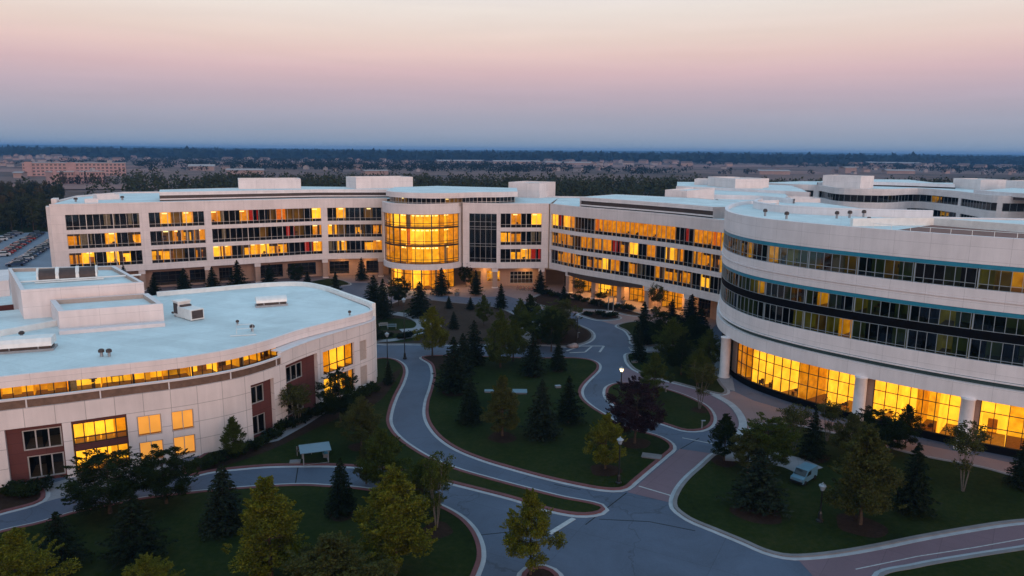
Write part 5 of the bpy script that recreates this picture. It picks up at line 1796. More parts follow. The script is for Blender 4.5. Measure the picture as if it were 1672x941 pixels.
wood = [(make_wood_tree('dec', 'forest_a'), 'green broadleaf tree in the wood behind the campus', 'green trees of the wood'),
        (make_wood_tree('dec', 'forest_b'), 'brownish autumn tree in the wood behind the campus', 'brownish trees of the wood'),
        (make_wood_tree('dec', 'forest_c'), 'very dark broadleaf tree in the wood behind the campus', 'dark trees of the wood'),
        (make_wood_tree('con', 'forest_c'), 'pointed dark conifer in the wood behind the campus', 'conifers of the wood')]
spots = []
W = random.Random(41)
tries = 0
while len(spots) < 290 and tries < 60000:                        # nearest visible rows first
    tries += 1
    px = W.uniform(-60, 1720)
    py = W.uniform(322, 386) if px < 100 else W.uniform(290, 303)
    if px < 100 and py > 381 - .05 * px:
        continue
    if px < 55 and py < 345 and W.random() < .75:
        continue
    x, y = G(px, py, 0)
    if px >= 100 and y < 330 + max(0, x - 60) * .2:
        continue
    if y > 620:
        continue
    d = 4.2 if px < 100 else 6.0
    if any((x - a) ** 2 + (y - b_) ** 2 < d * d for a, b_ in spots):
        continue
    spots.append((x, y))
for x, y in spots:
    (trm, crm), lab, grp = W.choices(wood, [40, 18, 30, 14])[0]
    t = thing('wood_tree', (x, y, 0), lab, 'tree', grp, W.uniform(0, 6.28))
    s = W.uniform(.75, 1.2) * (.74 if x < -110 else 1.0)
    t.scale = (s, s, s * W.uniform(.85, 1.15))
    obj('trunk', trm, None, t)
    obj('crown', crm, None, t)
# the wood beyond: one mass
far_wood = MB()
def far_clump(b, x, y, h, r, n=14, s=2.2):
    for _ in range(n):
        d = Vector((T.gauss(0, 1), T.gauss(0, 1), T.gauss(0, 1))).normalized() * T.random() ** .4
        leaf(b, (x + d.x * r, y + d.y * r, h * .55 + d.z * h * .45), s * T.uniform(.7, 1.3), d, .8)
n = 0
while n < 1700:
    px = W.uniform(-60, 1740)
    dd = W.uniform(400, 600) if px > 110 else W.uniform(420, 520)
    if px < 210 and W.random() < .93 or px < 330 and W.random() < .7 and dd > 450:
        continue
    py = horizon(px) + 31 * FOC / dd * .98
    x, y = G(px, py, 0)
    if y < 345 and px > 100:
        continue
    far_clump(far_wood, x, y, W.uniform(9, 15), W.uniform(3, 4.5), 40, 1.7)
    n += 1
o = struct('far_wood', far_wood, M['forest_a'], 'stuff')
mid = MB()
n = 0
while n < 1500:                                                # hedgerows and copses across the plain
    px = W.uniform(-60, 1740)
    py = W.choice([W.gauss(274, 2.5), W.gauss(268, 2.2), W.gauss(266, 2), W.gauss(278, 3), W.gauss(263, 1.6)]) + (px - 836) * .009
    if py < horizon(px) + 12:
        continue
    x, y = G(px, py, 0)
    if math.sin(x * .004 + y * .002) + W.gauss(0, .5) < 0.1:
        continue
    far_clump(mid, x, y, W.uniform(6, 10), W.uniform(5, 12), 34, 2.6)
    n += 1
struct('copses', mid, M['forest_c'], 'stuff')
ridge = MB()
n = 0
while n < 5200:
    px = W.uniform(-80, 1760)
    dd = W.uniform(2300, 4200) if W.random() < .62 else W.uniform(3600, 6800)
    x, y = G(px, horizon(px) + 31 * FOC / dd, 0)
    far_clump(ridge, x, y, W.uniform(14, 24), W.uniform(25, 60), 6, 26)
    n += 1
struct('distant_wood', ridge, M['forest_c'], 'stuff')
def hill(y0, y1, hgt, x0, x1, seed):
    b = MB()
    nx, ny = 70, 8
    rr = random.Random(seed)
    ph = [rr.uniform(0, 6) for _ in range(6)]
    def z(u, v):
        s = sum(math.sin(u * (3 + 4 * k) + ph[k]) / (1.4 + k) for k in range(5)) * .16 + .84
        return hgt * s * math.sin(math.pi * min(1, v * .5 + .02)) - .5
    g = [[(x0 + (x1 - x0) * i / nx, y0 + (y1 - y0) * j / ny, z(i / nx, j / ny)) for i in range(nx + 1)] for j in range(ny + 1)]
    for j in range(ny):
        for i in range(nx):
            b.quad(g[j][i], g[j][i + 1], g[j + 1][i + 1], g[j + 1][i])
    return struct('hill', b, M['hill'])
M['hill'] = ground_mat('wooded_hill', [(0.3, (0.012, 0.018, 0.012)), (0.7, (0.035, 0.042, 0.028))], 0.002, 0.02, .95, .5, 0)
hill(4600, 7600, 27, -6500, 6500, 4)
hill(7800, 11500, 60, -8800, 8800, 9)

# ------------------------------------------------------------------ the plain: big brick blocks, warehouses, the far town
def brick_block(p0, p1, depth, h, rows, cols, label, wing=True):
    a, b_ = G(*p0), G(*p1)
    L = math.hypot(b_[0] - a[0], b_[1] - a[1])
    rz = math.atan2(b_[1] - a[1], b_[0] - a[0])
    t = thing('brick_block', (a[0], a[1], 0), label, 'building', 'big brick blocks on the plain', rz)
    b = MB(); b.prism([(0, 0), (L, 0), (L, depth), (0, depth)], 0, h); b.prism([(L * .02, -1.0), (L * .09, -1.0), (L * .09, .2), (L * .02, .2)], 0, h + 1.5); b.prism([(L * .42, -1.2), (L * .5, -1.2), (L * .5, .2), (L * .42, .2)], 0, h + 1)
    obj('wall', b, M['brick_far'], t, shift=(0, 0, 0))
    b = MB(); b.prism([(-.5, -.5), (L + .5, -.5), (L + .5, depth + .5), (-.5, depth + .5)], h, h + .6)
    obj('roof', b, M['white_roof'], t, shift=(0, 0, 0))
    b = MB(); b.box((L * .84, depth / 2, h + 1.8), (L * .05, 6, 2.4))
    obj('plant_room', b, M['white_roof'], t, shift=(0, 0, 0))
    for r in range(rows):
        b = None
        for c in range(cols):
            x = L * (c + .5) / cols
            z = h * (r + .52) / rows
            if b is None:
                b = MB()
            w = L / cols * .52
            q = MB()
            q.box((x, -.02, z), (w, .25, h / rows * .5))
            q.box((x, -.06, z), (w * .12, .3, h / rows * .5), m=1)
            obj('window', q, [M['win_far'], M['white_roof']], t, shift=(0, 0, 0))
    return t
brick_block((38, 288), (206, 287), 26, 13.5, 4, 24, 'long pink brick block on the plain, the farther and longer of two')
brick_block((86, 302), (172, 300), 18, 10, 3, 17, 'shorter pink brick block on the plain, in front of the longer one')
def shed(p0, p1, depth, h, label):
    a, b_ = G(*p0), G(*p1)
    L = math.hypot(b_[0] - a[0], b_[1] - a[1])
    t = thing('warehouse', (a[0], a[1], 0), label, 'warehouse', 'pale warehouses on the plain', math.atan2(b_[1] - a[1], b_[0] - a[0]))
    b = MB(); b.prism([(0, 0), (L, 0), (L, depth), (0, depth)], 0, h); obj('wall', b, M['house_wall'], t, shift=(0, 0, 0))
    b = MB()
    b.quad((-1, -1, h), (L + 1, -1, h), (L + 1, depth / 2, h + depth * .09), (-1, depth / 2, h + depth * .09))
    b.quad((-1, depth / 2, h + depth * .09), (L + 1, depth / 2, h + depth * .09), (L + 1, depth + 1, h), (-1, depth + 1, h))
    obj('roof', b, M['white_roof'], t, shift=(0, 0, 0))
shed((308, 279), (350, 279), 30, 6, 'pale low warehouse right of the brick blocks')
shed((370, 285), (430, 285), 20, 5, 'low pale shed beyond the wood, above the left penthouse')
shed((22, 291), (36, 291), 14, 5, 'small pale blue shed left of the brick blocks')
shed((716, 266.5), (790, 266.5), 30, 5, 'long pale warehouse in the middle distance above the rotunda')
shed((806, 267), (882, 267.5), 30, 5, 'long pale warehouse right of the one above the rotunda')
shed((890, 269), (968, 270), 24, 5, 'farthest right of the long pale warehouses above the long building')
shed((596, 286), (634, 285.5), 12, 5, 'white low shed peeping over the plant room of the long building')
shed((1392, 268), (1500, 270), 34, 5, 'long pale strip of sheds far behind the right office blocks')
shed((1240, 285), (1290, 285.5), 20, 5, 'low pink shed at the wood edge above the link roofs')
shed((1380, 283), (1398, 283), 16, 9, 'white gabled building at the wood edge beside a plant room')
shed((1448, 284), (1494, 284.5), 22, 5, 'pale shed at the wood edge right of the white gabled building')
ht = []
for k in range(3):
    b = MB()
    w, d, h = (11, 9, 5), (15, 10, 6), (24, 12, 7)
    w, d, h = (w, d, h)[k]
    b.prism([(-w / 2, -d / 2), (w / 2, -d / 2), (w / 2, d / 2), (-w / 2, d / 2)], 0, h, 0)
    b.quad((-w / 2 - .5, -d / 2 - .5, h - .2), (w / 2 + .5, -d / 2 - .5, h - .2), (w / 2 + .5, 0, h + d * .32), (-w / 2 - .5, 0, h + d * .32), 1)
    b.quad((-w / 2 - .5, 0, h + d * .32), (w / 2 + .5, 0, h + d * .32), (w / 2 + .5, d / 2 + .5, h - .2), (-w / 2 - .5, d / 2 + .5, h - .2), 1)
    for s in (-w / 2, w / 2):
        i = len(b.v)
        b.v += [(s, -d / 2, h), (s, d / 2, h), (s, 0, h + d * .32)]
        b.f.append((i, i + 1, i + 2)); b.m.append(0); b.uv.append([(0, 0)] * 3)
    ht.append((b.mesh('house', [M['house_wall'], M['house_roof']]), b.mesh('house', [M['white_roof'], M['house_roof']])))
HW = random.Random(9)
n = 0
while n < 280:
    px = HW.uniform(-40, 1720)
    off = abs(HW.gauss(0, 1))
    py = horizon(px) + HW.choice([HW.uniform(24, 33), HW.uniform(18, 26), HW.uniform(9, 14), HW.uniform(26, 36) if 250 < px < 800 else HW.uniform(17, 24)])
    x, y = G(px, py, 0)
    if math.sin(px * .013 + 1) + HW.gauss(0, .6) < -.2 or y < 830:
        continue
    k = HW.randrange(3)
    pale = HW.random() < .4
    o = obj('house', ht[k][1 if pale else 0], None)
    o.location = (x, y, 0)
    s = .62 if y < 1600 else 1.0
    o.scale = (s, s, s)
    o.rotation_euler = (0, 0, HW.uniform(0, 6.28))
    tag(o, ('white walled' if pale else 'brown walled') + [' small', ' gabled', ' long'][k] + ' house in the far-off town on the plain', 'house', ('pale ' if pale else 'brown ') + ['small', 'gabled', 'long'][k] + ' houses of the far town')
    n += 1
for k, (px0, px1, py0, py1, m_) in enumerate(((-100, 260, 276, 281, 0), (250, 470, 266, 273, 0), (430, 720, 262, 266, 0), (1240, 1330, 280, 284, 1), (-100, 70, 326, 336, 1), (900, 1300, 270, 273, 0), (1480, 1720, 269, 273, 0), (40, 220, 271, 274, 1), (-60, 240, 302, 310, 1))):
    b = MB()
    b.poly([G(px0, py0), G((px0 + px1) / 2, py0 - .5), G(px1, py0), G(px1 + 20, py1), G((px0 + px1) / 2, py1 + 1), G(px0 - 20, py1)], .3 + .05 * k)
    struct('field', b, M['brown_field'] if 'brown_field' in M else M.setdefault('brown_field', ground_mat('ploughed_field', [(0.3, (0.17, 0.098, 0.085)), (0.7, (0.33, 0.19, 0.165))], .004, .03, .95, .4, 0)))

# ------------------------------------------------------------------ cars
CARS = {}
def car_meshes():
    body = MB()
    prof = [(-2.2, .35), (-2.22, .75), (-2.0, .92), (-1.2, .98), (1.15, .95), (2.0, .82), (2.2, .62), (2.2, .35)]
    for (x0, z0), (x1, z1) in zip(prof, prof[1:]):
        body.quad((x0, -.85, z0), (x0, .85, z0), (x1, .85, z1), (x1, -.85, z1))
    for s in (-.85, .85):
        i = len(body.v)
        body.v += [(x, s, z) for x, z in prof]
        f = tuple(range(i, i + len(prof)))
        body.f.append(f if s < 0 else f[::-1]); body.m.append(0); body.uv.append([(0, 0)] * len(prof))
    body.quad((-2.2, .85, .35), (-2.2, -.85, .35), (2.2, -.85, .35), (2.2, .85, .35))
    cab = MB()
    lo = [(-1.7, -.80), (1.05, -.80), (1.05, .80), (-1.7, .80)]
    hi = [(-1.15, -.62), (.35, -.62), (.35, .62), (-1.15, .62)]
    for i in range(4):
        j = (i + 1) % 4
        cab.quad((*lo[i], .95), (*lo[j], .95), (*hi[j], 1.38), (*hi[i], 1.38))
    roof = MB()
    roof.prism([(-1.18, -.64), (.38, -.64), (.38, .64), (-1.18, .64)], 1.38, 1.44)
    wh = MB()
    wh.tube([(0, -.11, 0), (0, .11, 0)], .33, 12)
    return body, cab, roof, wh
cb, cc, cro, cwh = car_meshes()
cab_me, wh_me = cc.mesh('window', [M['car_glass']]), cwh.mesh('wheel', [M['tyre']])
COLS = {'dark blue': (.02, .045, .10), 'red': (.25, .02, .02), 'white': (.42, .43, .45), 'silver': (.12, .13, .15), 'black': (.012, .012, .014), 'dark grey': (.06, .065, .075), 'blue': (.03, .09, .19)}
def car(x, y, rz, colour, label):
    if colour not in CARS:
        m = plain(colour.replace(' ', '_') + '_car_paint', COLS[colour], .3, .2)
        t = thing('parked_car', (x, y, .07), label, 'car', 'cars in the car park beside the long building', rz)
        obj('body', cb.mesh('body', [m]), None, t)
        obj('roof', cro.mesh('roof', [m]), None, t)
        obj('window', cab_me, None, t)
        for a in (-1.35, 1.35):
            for s in (-.80, .80):
                w = obj('wheel', wh_me, None, t)
                w.location = (a, s, .33)
        CARS[colour] = t
        return t
    return dup(CARS[colour], (x, y, .07), rz, (1, 1, 1), label)
CRN = random.Random(6)
ORD = ['first', 'second', 'third', 'fourth', 'fifth', 'sixth', 'seventh', 'eighth', 'ninth', 'tenth', 'eleventh', 'twelfth', 'thirteenth', 'fourteenth', 'fifteenth', 'sixteenth', 'seventeenth', 'eighteenth', 'nineteenth', 'twentieth']
rowA = ['dark blue', 'dark blue', 'dark blue', 'white', 'dark grey', 'blue', 'dark blue', 'black', 'dark grey', 'dark blue', 'silver', 'black', 'dark blue', 'dark grey', 'black', 'dark blue']
rowB = ['white', 'red', 'red', 'dark grey', 'red', 'dark grey', 'red', 'dark blue', 'red', 'silver', 'red', 'dark grey', 'dark blue', 'dark blue', 'black', 'dark blue']
rowC = ['silver', 'dark grey', 'white', 'silver', 'dark blue', 'silver']
for (p0, p1, cs, nm) in (((24, 436), (88, 396), rowA, 'row nearest the long building'), ((2, 420), (62, 384), rowB, 'middle row of red cars'), ((-20, 402), (26, 384), rowC, 'sparse row along the wood')):
    a, b_ = G(*p0), G(*p1)
    ang = math.atan2(b_[1] - a[1], b_[0] - a[0]) + math.pi / 2 + .25
    for i, c in enumerate(cs):
        u = (i + .3 * CRN.random()) / (len(cs) - 1)
        car(a[0] + (b_[0] - a[0]) * u, a[1] + (b_[1] - a[1]) * u, ang + CRN.uniform(-.04, .04) + (math.pi if CRN.random() < .4 else 0), c, f'{c} car {ORD[i]} from the near end of the {nm}')
# small white van standing on the lawn path
x, y = G(1312, 784, .18)
a_ = math.atan2(*(lambda p, q: (q[1] - p[1], q[0] - p[0]))(G(1300, 786, .18), G(1332, 766, .18)))
t = thing('small_van', (x, y, .18), 'small pale blue and white van parked on the walk across the right lawn', 'van', None, a_ + math.pi)
t.scale = (.78, .78, .72)
b = MB()
prof = [(-1.9, .3), (-1.95, 1.0), (-1.8, 1.75), (.6, 1.78), (1.25, 1.05), (1.9, .92), (1.98, .3)]
for (x0, z0), (x1, z1) in zip(prof, prof[1:]):
    b.quad((x0, -.8, z0), (x0, .8, z0), (x1, .8, z1), (x1, -.8, z1))
for s in (-.8, .8):
    i = len(b.v)
    b.v += [(xx, s, zz) for xx, zz in prof]
    f = tuple(range(i, i + len(prof)))
    b.f.append(f if s < 0 else f[::-1]); b.m.append(0); b.uv.append([(0, 0)] * len(prof))
b.quad((-1.9, .8, .3), (-1.9, -.8, .3), (1.98, -.8, .3), (1.98, .8, .3))
M['van'] = plain('pale_blue_van_paint', (.10, .21, .29), .35)
obj('body', b, M['van'], t, shift=(0, 0, 0))
b = MB(); b.quad((.66, -.72, 1.73), (1.24, -.72, 1.10), (1.24, .72, 1.10), (.66, .72, 1.73)); b.v = [(p[0] + .02, p[1], p[2] + .02) for p in b.v]
obj('windscreen', b, M['car_glass'], t, shift=(0, 0, 0))
for s in (-.805, .805):
    b = MB(); b.quad((-.2, s, 1.05), (1.0, s, 1.05), (.55, s, 1.62), (-.2, s, 1.62))
    obj('side_window', b, M['car_glass'], t, shift=(0, 0, 0))
b = MB(); b.box((2.0, 0, .45), (.12, 1.6, .22)); obj('bumper', b, M['tyre'], t, shift=(0, 0, 0))
for s in (-.55, .55):
    b = MB(); b.box((1.97, s, .72), (.06, .3, .16)); obj('headlight', b, M['lamp_glass'], t, shift=(0, 0, 0))
for aa in (-1.25, 1.25):
    for s in (-.76, .76):
        w = obj('wheel', wh_me, None, t)
        w.location = (aa, s, .3)
        w.scale = (.9, .9, .9)

# ------------------------------------------------------------------ street lamps and garden furniture
def lamp(px, base, top, label, lit=False, globe=True):
    x, y = G(px, base, .1)
    hm = (H - .1) * (base - top) / (base - horizon(px))
    t = thing('street_lamp', (x, y, .1), label, 'street lamp', 'lamps along the campus drives')
    b = MB(); b.lathe((0, 0, 0), [(.30, 0), (.30, .18), (.20, .25), (.16, .8), (.10, .95)], 10); obj('base', b, M['black'], t, shift=(0, 0, 0))
    b = MB(); b.tube([(0, 0, .9), (0, 0, hm * .5), (0, 0, hm - .62)], [.075, .065, .055], 8); b.lathe((0, 0, hm - .70), [(.06, 0), (.14, .05), (.16, .12)], 8); obj('pole', b, M['black'], t, shift=(0, 0, 0))
    b = MB(); b.lathe((0, 0, hm - .58), [(.15, 0), (.28, .38), (.28, .42)], 8); lan = obj('lantern', b, M['lamp_glow'] if lit else M['lamp_glass'], t, shift=(0, 0, 0))
    b = MB(); b.lathe((0, 0, hm - .16), [(.34, 0), (.30, .06), (.06, .22), (.03, .32)], 8); obj('cap', b, M['lamp_glass'] if not lit else M['metal_grey'], t, shift=(0, 0, 0))
    return (x, y, hm)
lamp(1010, 790, 710, 'tall black lamp at the lawn corner beside the upright yellow green tree')
l2 = lamp(1014, 634, 598, 'lit lamp above the plum leaved tree', True)
lamp(942, 566, 511, 'black lamp with a pale head at the road bend by the hatched marking')
lamp(633, 602, 541, 'slim lamp at the right corner of the low building')
lamp(661, 586, 484, 'tallest slim lamp standing over the ring path')
lamp(588 + 51, 500, 478, 'small lamp left of the ring path near the dense spruce')
lamp(1338, 852, 785, 'slim grey lamp in the right lawn in front of the small van')
ld = bpy.data.lights.new('lamp_bulb', 'POINT'); ld.energy = 45; ld.color = (1, .8, .5); ld.shadow_soft_size = .2
lo = bpy.data.objects.new('lamp_bulb', ld); lo.location = (l2[0], l2[1] - .45, l2[2] - .25); col.objects.link(lo)

x, y = G(515, 752, .15)
t = thing('picnic_shelter', (x, y, .15), 'small open shelter with a flat pale blue roof on posts, on the left lawn', 'shelter', None, .35)
t.scale = (1, 1, .6)
for px_, py_ in ((-1.2, -.9), (1.2, -.9), (-1.2, .9), (1.2, .9)):
    b = MB(); b.box((px_, py_, 1.1), (.09, .09, 2.2)); obj('post', b, M['metal_grey'], t, shift=(0, 0, 0))
b = MB(); b.box((0, 0, 2.26), (3.0, 2.3, .10)); obj('roof', b, M['shelter'], t, shift=(0, 0, 0))
b = MB(); b.box((0, -.9, .05), (2.5, .08, .06)); b.box((1.2, 0, .05), (.08, 1.8, .06)); obj('rail', b, M['metal_grey'], t, shift=(0, 0, 0))
def bench(px, py, z, rz, label, mat='wood'):
    p = G(px, py, z)
    t = thing('garden_bench', (*p, z), label, 'bench', None, rz)
    b = MB(); [b.box((0, yy, .45), (1.6, .12, .05)) for yy in (-.2, -.05, .1)]; obj('seat', b, M[mat], t, shift=(0, 0, 0))
    b = MB(); [b.box((0, .24, zz), (1.6, .05, .1)) for zz in (.62, .78)]; obj('backrest', b, M[mat], t, shift=(0, 0, 0))
    for s in (-.7, .7):
        b = MB(); b.box((s, 0, .22), (.06, .45, .43)); b.box((s, .24, .6), (.06, .06, .5)); obj('leg', b, M['metal_grey'], t, shift=(0, 0, 0))
bench(497, 742, .15, .35, 'brown bench under the flat roof of the picnic shelter', 'furniture')
bench(533, 743, .15, 1.7, 'grey green bench just right of the picnic shelter', 'teal')
bench(640, 537, .18, .1, 'pale bench on the ring path behind the building corner', 'shelter')
bench(626, 535, .18, .3, 'grey bench on the ring path, nearest the building corner', 'metal_grey')
def slab_thing(px, py, z, sz, rz, mat, label, name='utility_cover', cat='utility cover'):
    p = G(px, py, z)
    t = thing(name, (*p, z), label, cat, None, rz)
    b = MB(); b.box((0, 0, sz[2] * .45), (sz[0], sz[1], sz[2] * .9)); obj('base', b, M['kerb'], t, shift=(0, 0, 0))
    b = MB(); b.box((0, 0, sz[2] * .95), (sz[0] * 1.06, sz[1] * 1.08, sz[2] * .12)); obj('lid', b, M[mat], t, shift=(0, 0, 0))
slab_thing(799, 640, .15, (1.2, .8, .2), 0, 'shelter', 'flat pale utility box on the middle lawn, left of the olive pyramid tree')
slab_thing(848, 641, .15, (1.9, 1.4, .22), 0, 'shelter', 'larger flat pale utility box on the middle lawn, right of the olive pyramid tree')
slab_thing(911, 633, .15, (.7, .5, .3), .3, 'lamp_glass', 'tiny white box on the middle lawn near the road')
slab_thing(1036, 592, .15, (.8, .5, .3), .3, 'lamp_glass', 'tiny white box on the lawn edge right of the road')
slab_thing(1064, 746, .15, (1.9, 1.1, .12), -.3, 'kerb', 'low grey access cover on the lawn corner near the pink crossing')
slab_thing(462 + 20, 756, .15, (1.0, .7, .2), .2, 'kerb', 'small grey access cover beside the picnic shelter')
def bollard(px, py, label):
    p = G(px, py, .15)
    t = thing('bollard_light', (*p, .15), label, 'bollard light', 'bollard lights on the lawns')
    b = MB(); b.lathe((0, 0, 0), [(.09, 0), (.07, .9)], 8); obj('post', b, M['metal_grey'], t, shift=(0, 0, 0))
    b = MB(); b.box((.12, 0, .95), (.5, .16, .08)); obj('head', b, M['lamp_glass'], t, shift=(0, 0, 0))
bollard(1146, 700, 'short bollard light with a pale flat head on the teardrop lawn')
bollard(943, 552, 'short pale bollard light in the mulch by the road bend')
bollard(1087, 640, 'short bollard light beside the pink path')
p = G(935, 567, .15)
o = MB(); o.lathe((0, 0, 0), [(.9, 0), (.95, .2), (.7, .5), (.3, .62)], 11)
o.v = [(q[0] * (1 + .18 * math.sin(q[1] * 3)), q[1] * .7 + .1 * math.sin(q[0] * 4), q[2] * (1 + .2 * math.sin(q[0] * 2.3))) for q in o.v]
o = obj('boulder', o, M['stone'], smooth=True); o.location = (*p, .12); tag(o, 'pale pink boulder at the end of the mulch bed by the road', 'boulder')
# gate-like sign frame in the bed
p = G(997, 512, .15)
t = thing('sign_frame', (*p, .15), 'narrow metal frame sign on a pale foot beside the long plaza bed', 'sign', None, .4)
b = MB(); b.tube([(-.55, 0, .3), (-.55, 0, 3.0), (-.4, 0, 3.3), (.4, 0, 3.3), (.55, 0, 3.0), (.55, 0, .3)], .09, 6); obj('frame', b, M['metal_grey'], t, shift=(0, 0, 0))
b = MB(); b.box((0, 0, .2), (1.6, .8, .4)); obj('foot', b, M['cap'], t, shift=(0, 0, 0))
# bicycles at the rack
def make_bike(x, y, rz, label):
    t = thing('bicycle', (x, y, .08), label, 'bicycle', 'bicycles parked on the plaza', rz)
    for s in (-.52, .52):
        b = MB(); b.tube([(s + .33 * math.cos(w), 0, .34 + .33 * math.sin(w)) for w in [2 * math.pi * k / 14 for k in range(15)]], .03, 4, cap=False); obj('wheel', b, M['tyre'], t, shift=(0, 0, 0))
    b = MB()
    for q in ([(-.52, 0, .34), (-.15, 0, .85), (.38, 0, .85), (-.05, 0, .35), (-.52, 0, .34)], [(-.05, 0, .35), (-.18, 0, .95)], [(.38, 0, .95), (.52, 0, .34)]):
        b.tube(q, .028, 4)
    obj('frame', b, M['bike_red'], t, shift=(0, 0, 0))
    b = MB(); b.box((-.18, 0, .98), (.26, .12, .06)); obj('saddle', b, M['tyre'], t, shift=(0, 0, 0))
    b = MB(); b.tube([(.36, -.26, 1.02), (.38, 0, .97), (.36, .26, 1.02)], .025, 4); obj('handlebar', b, M['metal_grey'], t, shift=(0, 0, 0))
    return t
M['bike_red'] = plain('faded_red_paint', (.30, .08, .09), .4)
bk = None
for i in range(7):
    p = G(846 + i * 4.6, 473.5 + i * .35, .08)
    lab = f'faded red bicycle, {ORD[i]} from the left in the row on the plaza'
    bk = make_bike(*p, 1.1, lab) if bk is None else dup(bk, (*p, .08), 1.1 + T.uniform(-.2, .2), (1, 1, 1), lab)
# planters on the plaza
def planter(px, py, label):
    p = G(px, py, .08)
    t = thing('planter', (*p, .08), label, 'planter', 'planters on the plaza')
    b = MB(); b.lathe((0, 0, 0), [(.45, 0), (.62, .7), (.55, .72)], 12); obj('pot', b, M['kerb'], t, shift=(0, 0, 0))
    b = MB(); clump(b, (0, 0, 1.05), .6, 70, .2); obj('foliage', b, M['leaf_dark'], t, shift=(0, 0, 0))
planter(636, 462, 'round planter at the left foot of the rotunda')
planter(746, 483, 'round planter on the plaza just right of the spruce before the entrance')
planter(795, 462, 'round planter under the arcade right of the rotunda')
planter(1017, 496, 'round planter at the foot of the arcade pillar with the canopy')

# ================================================================== LIGHT, SKY, AIR, CAMERA
w = bpy.data.worlds.new('World')
sc.world = w
w.use_nodes = True
nt = w.node_tree
nt.nodes.clear()
out = N(nt, 'ShaderNodeOutputWorld')
tc = N(nt, 'ShaderNodeTexCoord')
sep = N(nt, 'ShaderNodeSeparateXYZ')
nt.links.new(tc.outputs['Generated'], sep.inputs[0])
front = ramp(nt, [(0.0, (.25, .345, .46)), (.010, (.285, .36, .465)), (.042, (.36, .375, .475)), (.074, (.495, .40, .485)), (.100, (.65, .455, .50)), (.122, (.755, .545, .53)), (.142, (.79, .625, .575)),
                   (.175, (.81, .72, .67)), (.205, (.79, .73, .735)), (.42, (.50, .69, .86)), (1.0, (.34, .60, .84))])
backr = ramp(nt, [(0.0, (1.15, .56, .32)), (.06, (1.25, .68, .42)), (.16, (1.05, .74, .60)), (.32, (.68, .69, .76)), (.55, (.44, .64, .84)), (1.0, (.34, .60, .84))])
nt.links.new(sep.outputs['Z'], front.inputs['Fac'])
nt.links.new(sep.outputs['Z'], backr.inputs['Fac'])
SUN_AZ = math.radians(28)                                       # the afterglow stands behind the camera, to its right
dot = N(nt, 'ShaderNodeVectorMath', operation='DOT_PRODUCT')
dot.inputs[1].default_value = (math.sin(SUN_AZ), -math.cos(SUN_AZ), 0)
nt.links.new(tc.outputs['Generated'], dot.inputs[0])
mr = N(nt, 'ShaderNodeMapRange', interpolation_type='SMOOTHSTEP')
mr.inputs['From Min'].default_value = -.45
mr.inputs['From Max'].default_value = .75
nt.links.new(dot.outputs['Value'], mr.inputs['Value'])
mx = N(nt, 'ShaderNodeMix', data_type='RGBA')
nt.links.new(mr.outputs['Result'], mx.inputs['Factor'])
nt.links.new(front.outputs['Color'], mx.inputs['A'])
nt.links.new(backr.outputs['Color'], mx.inputs['B'])
mpv = N(nt, 'ShaderNodeMapping')                              # faint uneven veils of high haze
mpv.inputs['Scale'].default_value = (1.6, 1.6, 22)
nt.links.new(tc.outputs['Generated'], mpv.inputs['Vector'])
nz = N(nt, 'ShaderNodeTexNoise', Scale=2.2, Detail=5, Roughness=0.55, Distortion=0.4)
nt.links.new(mpv.outputs['Vector'], nz.inputs['Vector'])
vr = N(nt, 'ShaderNodeMapRange')
vr.inputs['From Min'].default_value = .25
vr.inputs['From Max'].default_value = .75
vr.inputs['To Min'].default_value = .965
vr.inputs['To Max'].default_value = 1.035
nt.links.new(nz.outputs['Fac'], vr.inputs['Value'])
bg = N(nt, 'ShaderNodeBackground', Strength=1.0)
nt.links.new(vr.outputs['Result'], bg.inputs['Strength'])
nt.links.new(mx.outputs['Result'], bg.inputs['Color'])
sky = N(nt, 'ShaderNodeTexSky', sky_type='NISHITA', sun_disc=False, sun_elevation=math.radians(1.0), sun_rotation=math.pi - SUN_AZ)
bg2 = N(nt, 'ShaderNodeBackground', Strength=0.03)
nt.links.new(sky.outputs['Color'], bg2.inputs['Color'])
add = N(nt, 'ShaderNodeAddShader')
nt.links.new(bg.outputs[0], add.inputs[0])
nt.links.new(bg2.outputs[0], add.inputs[1])
nt.links.new(add.outputs[0], out.inputs['Surface'])

sd = bpy.data.lights.new('afterglow', 'SUN')
sd.energy = 1.22
sd.angle = math.radians(35)
sd.color = (1.0, .71, .60)
so = bpy.data.objects.new('afterglow', sd)
el = math.radians(9)
so.rotation_euler = Vector((math.sin(SUN_AZ) * math.cos(el), -math.cos(SUN_AZ) * math.cos(el), math.sin(el))).to_track_quat('Z', 'Y').to_euler()
col.objects.link(so)
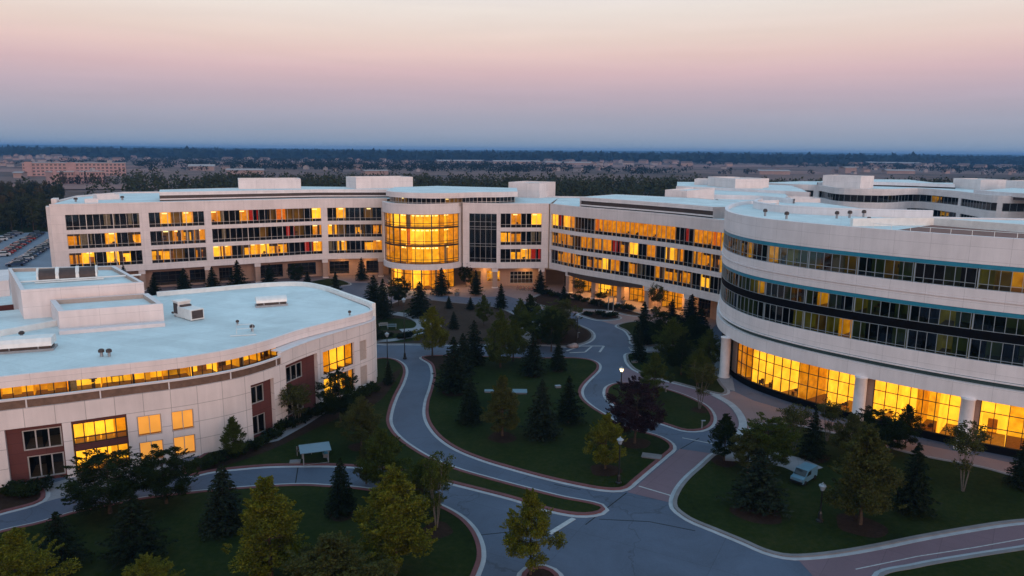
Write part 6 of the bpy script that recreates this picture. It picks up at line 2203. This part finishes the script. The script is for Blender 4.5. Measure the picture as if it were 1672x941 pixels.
# lamps the place has: under the arcade of the right wing, at the rotunda door, in front of the lobby
def area_lamp(loc, size, energy, name='soffit_lamp', colr=(1, .55, .16)):
    l = bpy.data.lights.new(name, 'AREA'); l.energy = energy; l.size = size; l.color = colr
    o = bpy.data.objects.new(name, l); o.location = loc; col.objects.link(o)
for px_, e in ((950, 520), (995, 600), (1040, 520), (1092, 400)):
    p = CR_.at(CR_.find(px_, 2), -2.4)
    area_lamp((p[0], p[1], 4.5), 1.2, e)
for px_ in (790, 860):
    p = CM.at(CM.find(px_, 2), -1.6)
    area_lamp((p[0], p[1], 4.5), .8, 170)
for px_ in (560, 600):
    p = CLx.at(CLx.find(px_, 2), -1.6)
    area_lamp((p[0], p[1], 4.5), .8, 130)
for s in (.2, .5, .8):
    p = CO.at(CO.L * s, -.4)
    area_lamp((p[0], p[1], 4.62), .8, 420)

b = MB()
b.prism([(-8700, -60), (8700, -60), (8700, 11800), (-8700, 11800)], -1.0, 66.0, bottom=True)
hm = bpy.data.materials.new('haze')
hm.use_nodes = True
hn = hm.node_tree
hn.nodes.clear()
ho = N(hn, 'ShaderNodeOutputMaterial')
pv = N(hn, 'ShaderNodeVolumePrincipled')
pv.inputs['Density'].default_value = 0.00013
pv.inputs['Color'].default_value = (.17, .43, .85, 1)
hn.links.new(pv.outputs[0], ho.inputs['Volume'])
USE_HAZE = True
if USE_HAZE:
    struct('haze', b, hm, 'stuff')

cd = bpy.data.cameras.new('camera')
cd.sensor_width = 36.0
cd.lens = FOC / 1672 * 36
cd.clip_start, cd.clip_end = 1.0, 20000
co = bpy.data.objects.new('camera', cd)
co.matrix_world = Matrix(((AX[0].x, AX[1].x, -AX[2].x, 0), (AX[0].y, AX[1].y, -AX[2].y, 0), (AX[0].z, AX[1].z, -AX[2].z, H), (0, 0, 0, 1)))
col.objects.link(co)
sc.camera = co
sc.view_settings.view_transform = 'Standard'
sc.view_settings.look = 'None'
sc.view_settings.exposure = 0
sc.view_settings.gamma = 1
sc.view_settings.use_curve_mapping = False
sc.cycles.use_denoising = True
sc.cycles.max_bounces = 8
sc.cycles.transparent_max_bounces = 10
sc.cycles.diffuse_bounces = 3
sc.cycles.glossy_bounces = 2
sc.cycles.volume_bounces = 0
sc.cycles.sample_clamp_indirect = 4
